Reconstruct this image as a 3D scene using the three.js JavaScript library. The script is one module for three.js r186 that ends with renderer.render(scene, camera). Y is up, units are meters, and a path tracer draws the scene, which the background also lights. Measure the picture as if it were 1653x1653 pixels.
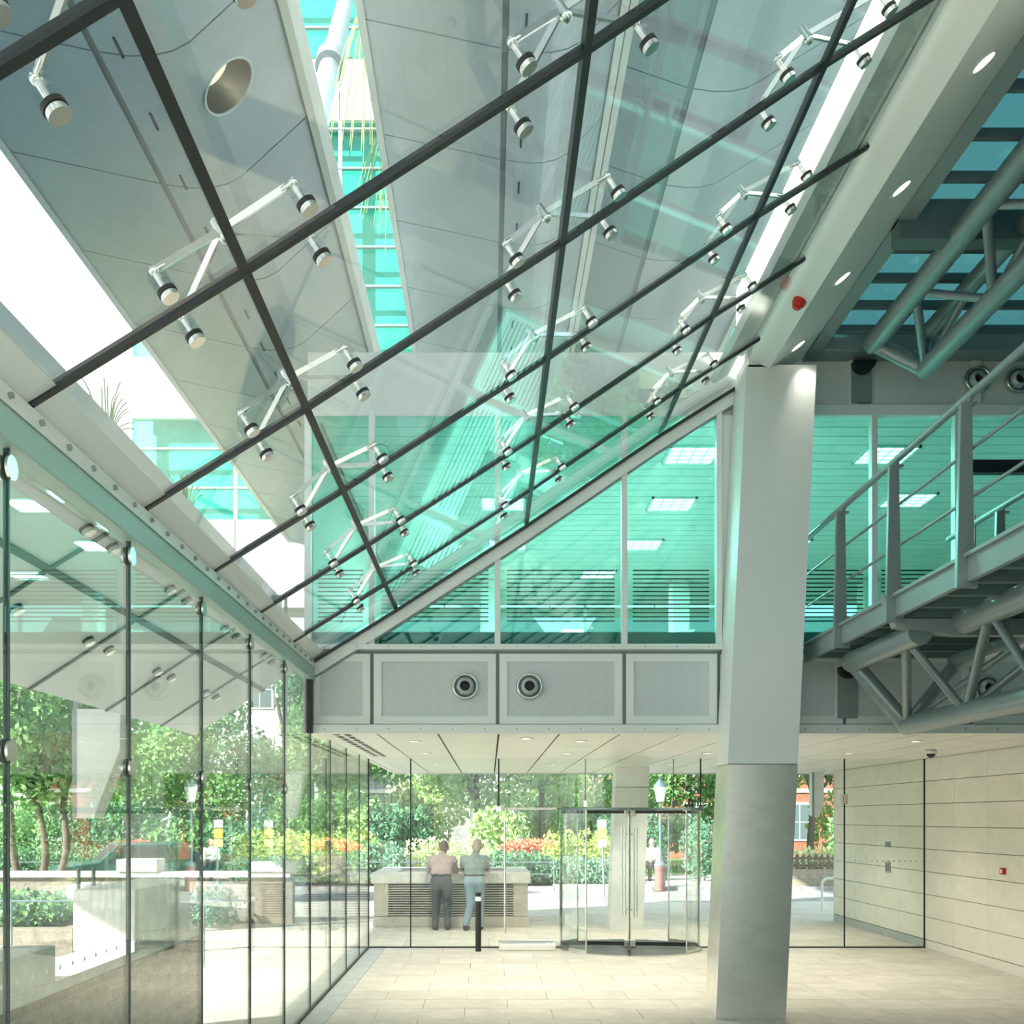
import * as THREE from 'three';
import { mergeGeometries } from 'three/addons/utils/BufferGeometryUtils.js';
import { RoundedBoxGeometry } from 'three/addons/geometries/RoundedBoxGeometry.js';
import { Brush, Evaluator, SUBTRACTION } from 'three-bvh-csg';
import { MarchingCubes } from 'three/addons/objects/MarchingCubes.js';
import { RectAreaLightUniformsLib } from 'three/addons/lights/RectAreaLightUniformsLib.js';

// ------------------------------------------------------------------ camera, sky, sun, exposure
RectAreaLightUniformsLib.init();
const scene = new THREE.Scene();
const EYE = 2.1;                                    // camera height; the lens looks level and is shifted upwards
const camera = new THREE.PerspectiveCamera(2 * Math.atan(1320 / 1750) * 180 / Math.PI, 1726 / 2640, 0.05, 400);
camera.position.set(0, EYE, 0);
camera.lookAt(0, EYE, -10);
camera.setViewOffset(1726, 2640, 73, 0, 1653, 1653);
camera.updateProjectionMatrix();

const renderer = new THREE.WebGLRenderer({ antialias: true });
renderer.toneMapping = THREE.LinearToneMapping;
renderer.toneMappingExposure = 2.2;
renderer.shadowMap.enabled = true;

function rng(seed) { let s = seed >>> 0; return () => { s = (s + 0x6D2B79F5) >>> 0; let t = s; t = Math.imul(t ^ (t >>> 15), t | 1); t ^= t + Math.imul(t ^ (t >>> 7), t | 61); return ((t ^ (t >>> 14)) >>> 0) / 4294967296; }; }
function makeNoise(seed, n = 64) {                  // tiling value noise on an n x n lattice
  const r = rng(seed), g = new Float32Array(n * n).map(() => r());
  return (x, y) => {
    const xi = Math.floor(x), yi = Math.floor(y); let fx = x - xi, fy = y - yi;
    fx = fx * fx * (3 - 2 * fx); fy = fy * fy * (3 - 2 * fy);
    const a = (i, j) => g[(((j % n) + n) % n) * n + (((i % n) + n) % n)];
    return (a(xi, yi) * (1 - fx) + a(xi + 1, yi) * fx) * (1 - fy) + (a(xi, yi + 1) * (1 - fx) + a(xi + 1, yi + 1) * fx) * fy;
  };
}
{ // bright hazy summer sky: pale air and thin broken cloud, the same all round
  const W = 512, H = 256, d = new Float32Array(W * H * 4), n1 = makeNoise(5, 16), n2 = makeNoise(6, 32);
  for (let j = 0; j < H; j++) for (let i = 0; i < W; i++) {
    const el = (j + 0.5) / H - 0.5, up = Math.max(0, Math.sin(el * Math.PI));
    const u = i / W * 16, c = 0.6 * n1(u, j / H * 14) + 0.4 * n2(u * 2, j / H * 28);
    const k = Math.min(1, Math.max(0, (c - 0.38) * 2.4)), h = Math.pow(1 - up, 1.5);
    const air = [0.66 + 0.32 * h, 0.84 + 0.20 * h, 1.06 + 0.02 * h];
    for (let q = 0; q < 3; q++) d[(j * W + i) * 4 + q] = el < 0 ? 0.5 : air[q] * (1 - k) + [1.06, 1.10, 1.10][q] * k;
    d[(j * W + i) * 4 + 3] = 1;
  }
  const sky = new THREE.DataTexture(d, W, H, THREE.RGBAFormat, THREE.FloatType);
  sky.mapping = THREE.EquirectangularReflectionMapping; sky.magFilter = THREE.LinearFilter; sky.needsUpdate = true;
  scene.background = sky;
}
const sun = new THREE.DirectionalLight(new THREE.Color().setRGB(1.0, 0.96, 0.88), 9);
sun.position.set(-0.78 * 60, 0.468 * 60, 0.5 * 60 - 12); sun.target.position.set(0, 0, -12);
sun.castShadow = true; sun.shadow.mapSize.set(2048, 2048);
Object.assign(sun.shadow.camera, { left: -45, right: 45, top: 45, bottom: -45, near: 1, far: 140 });
scene.add(sun, sun.target);

// ------------------------------------------------------------------ helpers
const taken = new Map(), origin = new WeakMap();
function numbered(name) { const n = taken.get(name) ?? 0; taken.set(name, n + 1); return n ? `${name}_${String(n).padStart(3, '0')}` : name; }
function tag(o, label, category, group, kind) {
  if (label) o.userData.label = label; if (category) o.userData.category = category;
  if (group) o.userData.group = group; if (kind) o.userData.kind = kind; return o;
}
// every builder below gives its geometry in the room's coordinates: x right, y up, d = depth in front of the camera
function thing(name, label, category, [x, y, d], group, kind) {
  const o = new THREE.Group(); o.name = numbered(name); o.position.set(x, y, -d); scene.add(o); origin.set(o, new THREE.Vector3(x, y, -d));
  return tag(o, label, category, group, kind);
}
function clean(g) {
  const q = g.index ? g.toNonIndexed() : g.clone();
  for (const k of Object.keys(q.attributes)) if (!['position', 'normal', 'uv', 'color'].includes(k)) q.deleteAttribute(k);
  if (!q.attributes.normal) q.computeVertexNormals();
  return q;
}
function metricUV(g) {
  const p = g.attributes.position, n = g.attributes.normal, uv = new Float32Array(p.count * 2);
  for (let i = 0; i < p.count; i += 3) {
    let ax = 0, ay = 0, az = 0;
    for (let k = 0; k < 3; k++) { ax += Math.abs(n.getX(i + k)); ay += Math.abs(n.getY(i + k)); az += Math.abs(n.getZ(i + k)); }
    for (let k = 0; k < 3; k++) {
      const x = p.getX(i + k), y = p.getY(i + k), z = p.getZ(i + k);
      const [u, v] = ax > ay && ax > az ? [z, y] : ay > az ? [x, z] : [x, y];
      uv[(i + k) * 2] = u; uv[(i + k) * 2 + 1] = v;
    }
  }
  g.setAttribute('uv', new THREE.BufferAttribute(uv, 2)); return g;
}
function merge(gs) {
  const l = (Array.isArray(gs) ? gs : [gs]).map((g) => metricUV(clean(g)));
  return l.length > 1 ? mergeGeometries(l) : l[0];
}
function part(name, gs, m, parent, kind) {
  const g = merge(gs), o = new THREE.Mesh(g, m); let at = null;
  if (parent) { at = origin.get(parent); g.translate(-at.x, -at.y, -at.z); o.name = name; parent.add(o); origin.set(o, at); }
  else { o.name = numbered(name); scene.add(o); origin.set(o, new THREE.Vector3()); }
  if (kind) o.userData.kind = kind;
  o.castShadow = o.receiveShadow = true; return o;
}
const bx = (x0, x1, y0, y1, d0, d1) => new THREE.BoxGeometry(Math.abs(x1 - x0), Math.abs(y1 - y0), Math.abs(d1 - d0)).translate((x0 + x1) / 2, (y0 + y1) / 2, -(d0 + d1) / 2);
const rbx = (x0, x1, y0, y1, d0, d1, r = 0.01, s = 2) => new RoundedBoxGeometry(Math.abs(x1 - x0), Math.abs(y1 - y0), Math.abs(d1 - d0), s, r).translate((x0 + x1) / 2, (y0 + y1) / 2, -(d0 + d1) / 2);
const V = (x, y, d) => new THREE.Vector3(x, y, -d);
function along(g, a, b) {                           // g has its length on y, from -0.5 to 0.5 of the distance
  const dir = b.clone().sub(a).normalize();
  return g.applyQuaternion(new THREE.Quaternion().setFromUnitVectors(new THREE.Vector3(0, 1, 0), dir)).translate((a.x + b.x) / 2, (a.y + b.y) / 2, (a.z + b.z) / 2);
}
const rod = (a, b, r, r2 = r, n = 16) => along(new THREE.CylinderGeometry(r2, r, a.distanceTo(b), n), a, b);
const ball = (c, r, n = 12) => new THREE.SphereGeometry(r, n, Math.max(6, n >> 1)).translate(c.x, c.y, c.z);
const blob = (c, rx, ry, rz, n = 14) => new THREE.SphereGeometry(1, n, n >> 1).scale(rx, ry, rz).translate(c.x, c.y, c.z);
const disc = (c, nrm, r, t, n = 24) => along(new THREE.CylinderGeometry(r, r, t, n), c.clone().addScaledVector(nrm, -t / 2), c.clone().addScaledVector(nrm, t / 2));
function prism(pts, d0, d1, bevel = 0) {            // pts: [x, y] outline; extruded over depth
  const s = new THREE.Shape(pts.map(([x, y]) => new THREE.Vector2(x, y)));
  return new THREE.ExtrudeGeometry(s, { depth: d1 - d0, bevelEnabled: bevel > 0, bevelSize: bevel, bevelThickness: bevel, bevelSegments: 1, steps: 1 }).translate(0, 0, -d1);
}
function bar(a, b, w, h, upv = new THREE.Vector3(0, 1, 0)) {   // rectangular bar from a to b
  const len = a.distanceTo(b), dir = b.clone().sub(a).normalize(), side = new THREE.Vector3().crossVectors(dir, upv).normalize(), up = new THREE.Vector3().crossVectors(side, dir);
  return new THREE.BoxGeometry(w, h, len).applyMatrix4(new THREE.Matrix4().makeBasis(side, up, dir.clone().negate())).translate((a.x + b.x) / 2, (a.y + b.y) / 2, (a.z + b.z) / 2);
}
const lathe = (pts, n = 24) => new THREE.LatheGeometry(pts.map(([r, y]) => new THREE.Vector2(r, y)), n);

function grain(seed, lo, hi, sx = 1, sy = 1, size = 256) { // grey mottle, layered fine and coarse
  const d = new Uint8Array(size * size * 4), f = [makeNoise(seed, 8), makeNoise(seed + 1, 32), makeNoise(seed + 2, 128)];
  for (let j = 0; j < size; j++) for (let i = 0; i < size; i++) {
    const u = i / size, v = j / size, c = 0.45 * f[0](u * 8 * sx, v * 8 * sy) + 0.3 * f[1](u * 32 * sx, v * 32 * sy) + 0.25 * f[2](u * 128 * sx, v * 128 * sy);
    const k = Math.round(255 * (lo + (hi - lo) * c)), o = (j * size + i) * 4; d[o] = d[o + 1] = d[o + 2] = k; d[o + 3] = 255;
  }
  const t = new THREE.DataTexture(d, size, size); t.wrapS = t.wrapT = THREE.RepeatWrapping; t.magFilter = THREE.LinearFilter; t.colorSpace = THREE.SRGBColorSpace; t.needsUpdate = true; return t;
}
function rep(t, x, y = x) { const c = t.clone(); c.repeat.set(x, y); c.needsUpdate = true; return c; }
const TX = { soft: grain(11, 0.92, 1), stone: grain(21, 0.80, 1), rough: grain(31, 0.62, 1), brush: grain(41, 0.86, 1, 8, 0.5), leaf: grain(51, 0.7, 1) };
const col = (r, g, b) => new THREE.Color().setRGB(r, g, b);
const std = (c, roughness, o = {}) => new THREE.MeshStandardMaterial({ color: col(...c), roughness, ...o });
const glassy = (c, o = {}) => new THREE.MeshPhysicalMaterial({ color: col(...c), roughness: 0, metalness: 0, transmission: 1, thickness: 0, ior: 1.52, ...o });
const M = {
  clear: glassy([0.955, 0.985, 0.972]),
  fritSheen: new THREE.MeshPhysicalMaterial({ color: col(0.80, 0.83, 0.81), roughness: 0.5, transmission: 0.35, thickness: 0, ior: 1.52 }),  // frit; its milky white also stands in for reflected sunlit ground
  roof: glassy([0.93, 0.975, 0.965]),
  teal: glassy([0.47, 0.88, 0.82]),
  skyTeal: glassy([0.20, 0.38, 0.385]),
  doorGlass: glassy([0.97, 0.99, 0.98]),
  seal: std([0.012, 0.016, 0.018], 0.45),
  edge: std([0.03, 0.055, 0.05], 0.35),
  white: std([0.72, 0.75, 0.72], 0.5, { map: rep(TX.soft, 0.6) }),
  frame: std([0.74, 0.77, 0.745], 0.42),
  panel: std([0.62, 0.66, 0.66], 0.55, { map: rep(TX.soft, 6) }),
  soffit: std([0.80, 0.80, 0.75], 0.35, { map: rep(TX.soft, 0.5) }),
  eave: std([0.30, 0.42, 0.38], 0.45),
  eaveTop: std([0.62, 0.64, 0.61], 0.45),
  steelPaint: std([0.22, 0.275, 0.27], 0.42),
  bar: std([0.10, 0.15, 0.155], 0.5),
  stainless: std([0.90, 0.89, 0.84], 0.30, { metalness: 1, map: rep(TX.soft, 0.8) }),
  bolt: std([0.66, 0.66, 0.63], 0.22, { metalness: 1 }),
  black: std([0.012, 0.013, 0.013], 0.5),
  tube: std([0.22, 0.275, 0.275], 0.32, { metalness: 0.35 }),
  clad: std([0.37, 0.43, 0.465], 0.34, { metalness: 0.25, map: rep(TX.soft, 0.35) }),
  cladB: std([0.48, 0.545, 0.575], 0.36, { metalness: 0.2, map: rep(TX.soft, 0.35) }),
  cladSeam: std([0.20, 0.23, 0.24], 0.6),
  floorA: std([0.55, 0.53, 0.465], 0.42, { map: rep(TX.stone, 0.7) }),
  floorB: std([0.525, 0.505, 0.44], 0.42, { map: rep(TX.stone, 0.7) }),
  floorC: std([0.575, 0.555, 0.49], 0.42, { map: rep(TX.stone, 0.7) }),
  joint: std([0.36, 0.34, 0.29], 0.8),
  slate: std([0.42, 0.46, 0.46], 0.45, { map: rep(TX.stone, 0.8) }),
  wallA: std([0.76, 0.735, 0.645], 0.5, { map: rep(TX.soft, 0.6) }),
  wallB: std([0.745, 0.715, 0.62], 0.5, { map: rep(TX.soft, 0.6) }),
  wallGap: std([0.05, 0.047, 0.04], 0.9),
  plaster: std([0.74, 0.73, 0.68], 0.8, { map: rep(TX.soft, 0.5) }),
  red: std([0.55, 0.03, 0.015], 0.4),
  carpet: std([0.16, 0.19, 0.19], 0.95, { map: rep(TX.rough, 2) }),
  officeFloor: std([0.50, 0.52, 0.50], 0.8, { map: rep(TX.rough, 2) }),
  paving: std([0.62, 0.595, 0.52], 0.7, { map: rep(TX.stone, 0.6) }),
  pavingB: std([0.57, 0.55, 0.475], 0.7, { map: rep(TX.stone, 0.6) }),
  road: std([0.40, 0.40, 0.38], 0.85, { map: rep(TX.rough, 0.5) }),
  kerb: std([0.46, 0.46, 0.43], 0.8, { map: rep(TX.rough, 1) }),
  coping: std([0.76, 0.75, 0.69], 0.7, { map: rep(TX.stone, 0.8) }),
  brickA: std([0.40, 0.35, 0.27], 0.85, { map: rep(TX.rough, 3) }),
  brickB: std([0.34, 0.30, 0.24], 0.85, { map: rep(TX.rough, 3) }),
  brickC: std([0.45, 0.40, 0.31], 0.85, { map: rep(TX.rough, 3) }),
  mortar: std([0.42, 0.39, 0.33], 0.95),
  redBrick: std([0.45, 0.19, 0.11], 0.9, { map: rep(TX.rough, 1.4) }),
  greyBrick: std([0.36, 0.36, 0.36], 0.9, { map: rep(TX.rough, 1.4) }),
  concrete: std([0.60, 0.57, 0.48], 0.75, { map: rep(TX.stone, 0.7) }),
  soil: std([0.10, 0.08, 0.05], 1, { map: rep(TX.rough, 1) }),
  bark: std([0.20, 0.16, 0.12], 0.95, { map: rep(TX.rough, 3) }),
  lawn: std([0.16, 0.30, 0.07], 0.95, { map: rep(TX.rough, 1.5) }),
};
const leafMat = new THREE.MeshPhysicalMaterial({ color: 0xffffff, roughness: 1, transmission: 0.35, thickness: 0, vertexColors: true, side: THREE.DoubleSide });
const petalMat = new THREE.MeshPhysicalMaterial({ color: 0xffffff, roughness: 1, transmission: 0.25, thickness: 0, vertexColors: true, side: THREE.DoubleSide });
const lampMat = (c, s) => new THREE.MeshStandardMaterial({ color: col(0.9, 0.9, 0.86), roughness: 0.5, emissive: col(...c), emissiveIntensity: s });

// ------------------------------------------------------------------ the room's key lines: h = height above the eye
const WL = -1.96, WR = 7.03, DF = 11.9, DG = 17.5, DE = 23.1, SOF = 3.05;      // glass wall, stone wall, facade, entrance glass, soffit edge, soffit height
const Y = (h) => EYE + h;
const J = [[-3.24, 0.90], [-2.47, 1.40], [-1.02, 2.296], [0.413, 3.223], [1.883, 4.221], [2.674, 4.718]];   // glass roof profile across
const rows = []; for (let k = -6; k <= 5; k++) rows.push(3.02 + 1.53 * k);
const roofY = (x) => { for (let i = 0; i < 5; i++) if (x <= J[i + 1][0] || i === 4) { const [a, b] = [J[i], J[i + 1]]; return Y(a[1] + (b[1] - a[1]) * (x - a[0]) / (b[0] - a[0])); } };

// ------------------------------------------------------------------ floor
{
  const f = thing('floor', 'pale limestone paved floor of the entrance hall', 'floor', [2, 0, 8], null, 'structure');
  part('floor_bed', bx(WL, WR, -0.25, -0.014, -8, DG + 0.05), M.joint, f);
  part('border_strip', bx(WL + 0.03, -1.68, -0.014, 0, -8, DG - 0.02), M.slate, f).userData.label = 'light grey slate strip along the glass wall';
  const r = rng(3), mats = [M.floorA, M.floorB, M.floorC];
  let row = 0;
  for (let d = DG - 0.02; d > 9.2; d -= 0.62, row++) for (let x = -1.675 - (row % 2) * 0.47; x < WR; x += 0.94) {
    const x0 = Math.max(x, -1.675), x1 = Math.min(x + 0.935, WR - 0.005); if (x1 - x0 < 0.05) continue;
    part('floor_slab', bx(x0, x1, -0.014, 0, d - 0.615, d), mats[Math.floor(r() * 3)], f);
  }
  part('floor_slab', bx(-1.675, WR, -0.014, 0, -8, 8.8), M.floorA, f);
}
// ------------------------------------------------------------------ glass wall on the left
const wallJoints = []; for (let k = -8; k <= 8; k++) wallJoints.push(4.40 + 1.487 * k);
{
  const w = thing('wall_left', 'frameless glass wall of tall panes with round clamps', 'glass wall', [WL, 0, 8], null, 'structure');
  const js = [...wallJoints, DG];
  for (let i = 0; i + 1 < js.length; i++) {
    const top = js[i] > 11.5 ? SOF : Y(1.58);
    const p = part('pane', bx(WL - 0.007, WL + 0.007, 0.01, top, js[i] + 0.006, js[i + 1] - 0.006), M.clear, w);
    if (js[i] > 2 && js[i] < 16) { // dots that make the glass seen
      const gs = []; for (let d = js[i] + 0.08; d < js[i + 1] - 0.03; d += 0.149) gs.push(disc(V(WL + 0.009, 1.42, d), new THREE.Vector3(1, 0, 0), 0.011, 0.002, 10));
      part('dot_marking', gs, M.frame, p, 'stuff');
    }
    part('seal', bx(WL - 0.012, WL + 0.012, 0.01, top, js[i] - 0.006, js[i] + 0.006), M.edge, w);
    if (js[i] > 3 && js[i] < 11) for (const h of [2.37, 3.52]) part('round_clamp', [disc(V(WL + 0.02, h, js[i]), new THREE.Vector3(1, 0, 0), 0.05, 0.012), disc(V(WL - 0.02, h, js[i]), new THREE.Vector3(1, 0, 0), 0.05, 0.012)], M.bolt, w);
  }
  part('floor_channel', bx(WL - 0.02, WL + 0.02, 0, 0.02, -7.5, DG), M.seal, w);
  part('corner_post', rbx(WL - 0.035, WL + 0.035, 3.02, Y(1.66), DF - 0.16, DF - 0.02, 0.01), M.black, w);
}
// eave beam on top of the wall
{
  const b = thing('eave_beam', 'grey green steel eave beam with a row of bolts along the glass wall top', 'beam', [WL, Y(1.5), 3]);
  part('web_plate', rbx(WL - 0.05, WL + 0.05, Y(1.50), Y(1.655), -7.5, DF - 0.01, 0.01), M.eave, b);
  part('flange', prism([[WL + 0.03, Y(1.645)], [WL + 0.06, Y(1.63)], [WL + 0.05, Y(1.715)], [WL - 0.04, Y(1.71)]], -7.5, DF - 0.01), M.eaveTop, b);
  const n = new THREE.Vector3(0.985, 0.17, 0).normalize();
  for (let d = 4.0; d < 11.8; d += 0.3) part('bolt', disc(V(WL + 0.062, Y(1.675), d), n, 0.014, 0.02, 8), M.steelPaint, b);
}
// ------------------------------------------------------------------ glass roof
const roofN = (i) => { const dx = J[i + 1][0] - J[i][0], dy = J[i + 1][1] - J[i][1], l = Math.hypot(dx, dy); return new THREE.Vector3(-dy / l, dx / l, 0); };
{
  const r = thing('glass_roof', 'sloping frameless glass roof of large square panes with black seals', 'roof', [0, 5, 6], null, 'structure');
  const ds = [...rows, DF];
  for (let i = 0; i < 5; i++) for (let k = 0; k + 1 < ds.length; k++) {
    const a = J[i], b = J[i + 1], n = roofN(i), ux = n.y, uy = -n.x, g = 0.012;
    const A = [a[0] + ux * g, Y(a[1] + uy * g)], B = [b[0] - ux * g, Y(b[1] - uy * g)], t = 0.02;
    const sheet = (P, Q, m, name) => part(name, prism([P, Q, [Q[0] + n.x * t, Q[1] + n.y * t], [P[0] + n.x * t, P[1] + n.y * t]], ds[k] + g, ds[k + 1] - g), m, r);
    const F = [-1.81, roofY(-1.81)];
    if (i === 0) sheet(A, B, M.fritSheen, 'fritted_sheen_pane');
    else if (i === 1) { sheet(A, F, M.fritSheen, 'fritted_sheen_pane'); sheet(F, B, M.roof, 'pane'); } else sheet(A, B, M.roof, 'pane');
    // seals: along the slope at each row, along the roof at each fold
    part('seal', prism([[A[0], A[1] - 0.012], [B[0], B[1] - 0.012], [B[0] + n.x * 0.026, B[1] + n.y * 0.026], [A[0] + n.x * 0.026, A[1] + n.y * 0.026]], ds[k] - 0.021, ds[k] + 0.021), M.seal, r);
    if (i > 0) part('seal', prism([[a[0] - ux * 0.022, Y(a[1]) - uy * 0.022 - 0.012], [a[0] + ux * 0.022, Y(a[1]) + uy * 0.022 - 0.012], [a[0] + ux * 0.022 + n.x * 0.026, Y(a[1]) + uy * 0.022 + n.y * 0.026], [a[0] - ux * 0.022 + n.x * 0.026, Y(a[1]) - uy * 0.022 + n.y * 0.026]], ds[k] - 0.02, ds[k + 1]), M.seal, r);
  }
}
// spider fittings at the crossings of the seals
{
  const GRP = 'spider fittings of the glass roof';
  function spider(i, d) {
    const [x, h] = J[i], n = roofN(Math.min(i, 4)).add(roofN(Math.max(0, i - 1))).normalize(), u = new THREE.Vector3(n.y, -n.x, 0), z = new THREE.Vector3(0, 0, -1);
    const c = V(x, Y(h), d), hub = c.clone().addScaledVector(n, 0.20);
    const nth = ['first', 'second', 'third', 'fourth', 'fifth', 'sixth'], row = nth[Math.round((10.67 - d) / 1.53)];
    const s = thing('spider_fitting', i === 1 ? `stainless spider fitting outside the glass wall, ${row} crossing from the facade` : `stainless spider fitting, ${nth[i - 2]} long seal above the eave beam, ${row} crossing from facade`, 'spider fitting', [c.x, c.y, d], i < 2 ? 'spider fittings outside' : GRP);
    part('hub', [rod(hub.clone().addScaledVector(n, -0.03), hub.clone().addScaledVector(n, 0.05), 0.03, 0.022, 14), ball(hub.clone().addScaledVector(n, -0.03), 0.03, 10)], M.bolt, s);
    for (const su of [-1, 1]) for (const sz of [-1, 1]) {
      const p = c.clone().addScaledVector(u, su * 0.33).addScaledVector(z, sz * 0.2), top = p.clone().addScaledVector(n, 0.09);
      part('arm', [bar(hub, top.clone().lerp(hub, 0.08), 0.014, 0.028, n), rod(hub.clone().lerp(top, 0.86), top, 0.012, 0.016, 10), ball(top, 0.021, 8)], M.bolt, s);
      const b = part('bolt', [rod(p.clone().addScaledVector(n, -0.03), top, 0.014, 0.014, 10), disc(p.clone().addScaledVector(n, -0.034), n, 0.037, 0.022, 20)], M.bolt, s);
      part('washer', disc(p.clone().addScaledVector(n, -0.012), n, 0.041, 0.018, 20), M.black, b);
    }
  }
  for (const d of rows) for (let i = 1; i <= 4; i++) {
    if (d < 2.9 || (i === 3 && d < 4) || (i === 4 && d < 5) || (i === 1 && d < 4)) continue;
    spider(i, d);
  }
}
// ridge beam with its lamps, red beacon
const beamMid = [3.175, 4.865], beamN = new THREE.Vector3(0.572, -0.82, 0);
{
  const b = thing('ridge_beam', 'pale grey steel ridge beam with round recessed downlights', 'beam', [3, Y(4.7), 3]);
  part('box_girder', prism([[2.69, Y(4.79)], [2.91, Y(4.68)], [3.44, Y(5.05)], [3.44, Y(5.5)], [2.72, Y(5.5)]], -7.5, DF - 0.62, 0.006), M.frame, b);
  for (const d of [4.2, 5.6, 7.0, 8.4, 9.8]) part('joint_line', prism([[2.685, Y(4.788)], [2.91, Y(4.674)], [3.446, Y(5.047)], [3.44, Y(5.06)], [2.91, Y(4.69)], [2.70, Y(4.80)]], d, d + 0.006), M.cladSeam, b);
  for (let d = -5.4; d < 11.2; d += 1.53) part('flashing', bx(2.60, 2.67, Y(4.86), Y(5.55), d, d + 1.515), M.white, b);
  part('gutter_lip', prism([[2.44, Y(4.72)], [2.60, Y(4.82)], [2.60, Y(4.88)], [2.40, Y(4.78)]], -7.5, DF - 0.1), M.white, b);
  for (let k = 0; k < 9; k++) {
    const d = 11.16 - 1.396 * k, c = V(beamMid[0], Y(beamMid[1]), d);
    const ring = part('downlight', along(lathe([[0.075, 0], [0.1, 0], [0.1, 0.008], [0.075, 0.012]], 28), c.clone().addScaledVector(beamN, -0.004), c.clone().addScaledVector(beamN, 0.004)), M.frame, b);
    part('light_diffuser', disc(c.clone().addScaledVector(beamN, 0.006), beamN, 0.078, 0.008), lampMat([1, 0.97, 0.88], 2.2), ring);
    const s = new THREE.SpotLight(col(1, 0.94, 0.82), 1.0, 0, 0.75, 0.8, 2); s.position.copy(c).addScaledVector(beamN, 0.04); s.target.position.copy(c).addScaledVector(beamN, 1).add(new THREE.Vector3(0, -0.7, 0)); s.castShadow = true; s.name = 'downlight_lamp'; scene.add(s, s.target);
  }
  const n = new THREE.Vector3(-0.45, -0.89, 0).normalize(), c = V(2.83, Y(4.715), 9.88);
  const r = thing('fire_beacon', 'red round fire alarm beacon on the ridge beam', 'alarm', [c.x, c.y, 9.88]);
  part('base', disc(c.clone().addScaledVector(n, 0.018), n, 0.062, 0.036), M.red, r);
  part('sounder', [rod(c.clone().addScaledVector(n, 0.03), c.clone().addScaledVector(n, 0.075), 0.05, 0.042), disc(c.clone().addScaledVector(n, 0.08), n, 0.03, 0.012)], M.red, r);
}
// ------------------------------------------------------------------ leaning column
{
  const c = thing('leaning_column', 'leaning square column, white above and brushed stainless below', 'column', [2.72, 0, 11.6]);
  const at = (h) => 2.36 + (2.68 - 2.36) * (h + 2.1) / 6.8;        // left edge
  const slab = (h0, h1, inset) => {
    const g = new THREE.BoxGeometry(1, 1, 1, 1, 1, 1), p = g.attributes.position;
    for (let i = 0; i < p.count; i++) { const h = p.getY(i) > 0 ? h1 : h0, x = at(h); p.setXYZ(i, p.getX(i) < 0 ? x + inset : x + 0.73 - inset, Y(h), p.getZ(i) > 0 ? -11.3 - inset : -11.88 + inset); }
    g.computeVertexNormals(); return g;
  };
  part('stainless_casing', slab(-2.1, 0.555, 0), M.stainless, c);
  part('seam', slab(0.555, 0.562, 0.008), M.black, c);
  part('painted_shaft', slab(0.562, 4.72, 0), M.frame, c);
  part('saddle', prism([[2.70, Y(4.70)], [2.93, Y(4.70)], [3.42, Y(5.02)], [3.42, Y(5.2)], [2.70, Y(5.2)]], 11.3, 11.86), M.frame, c);
}
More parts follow.
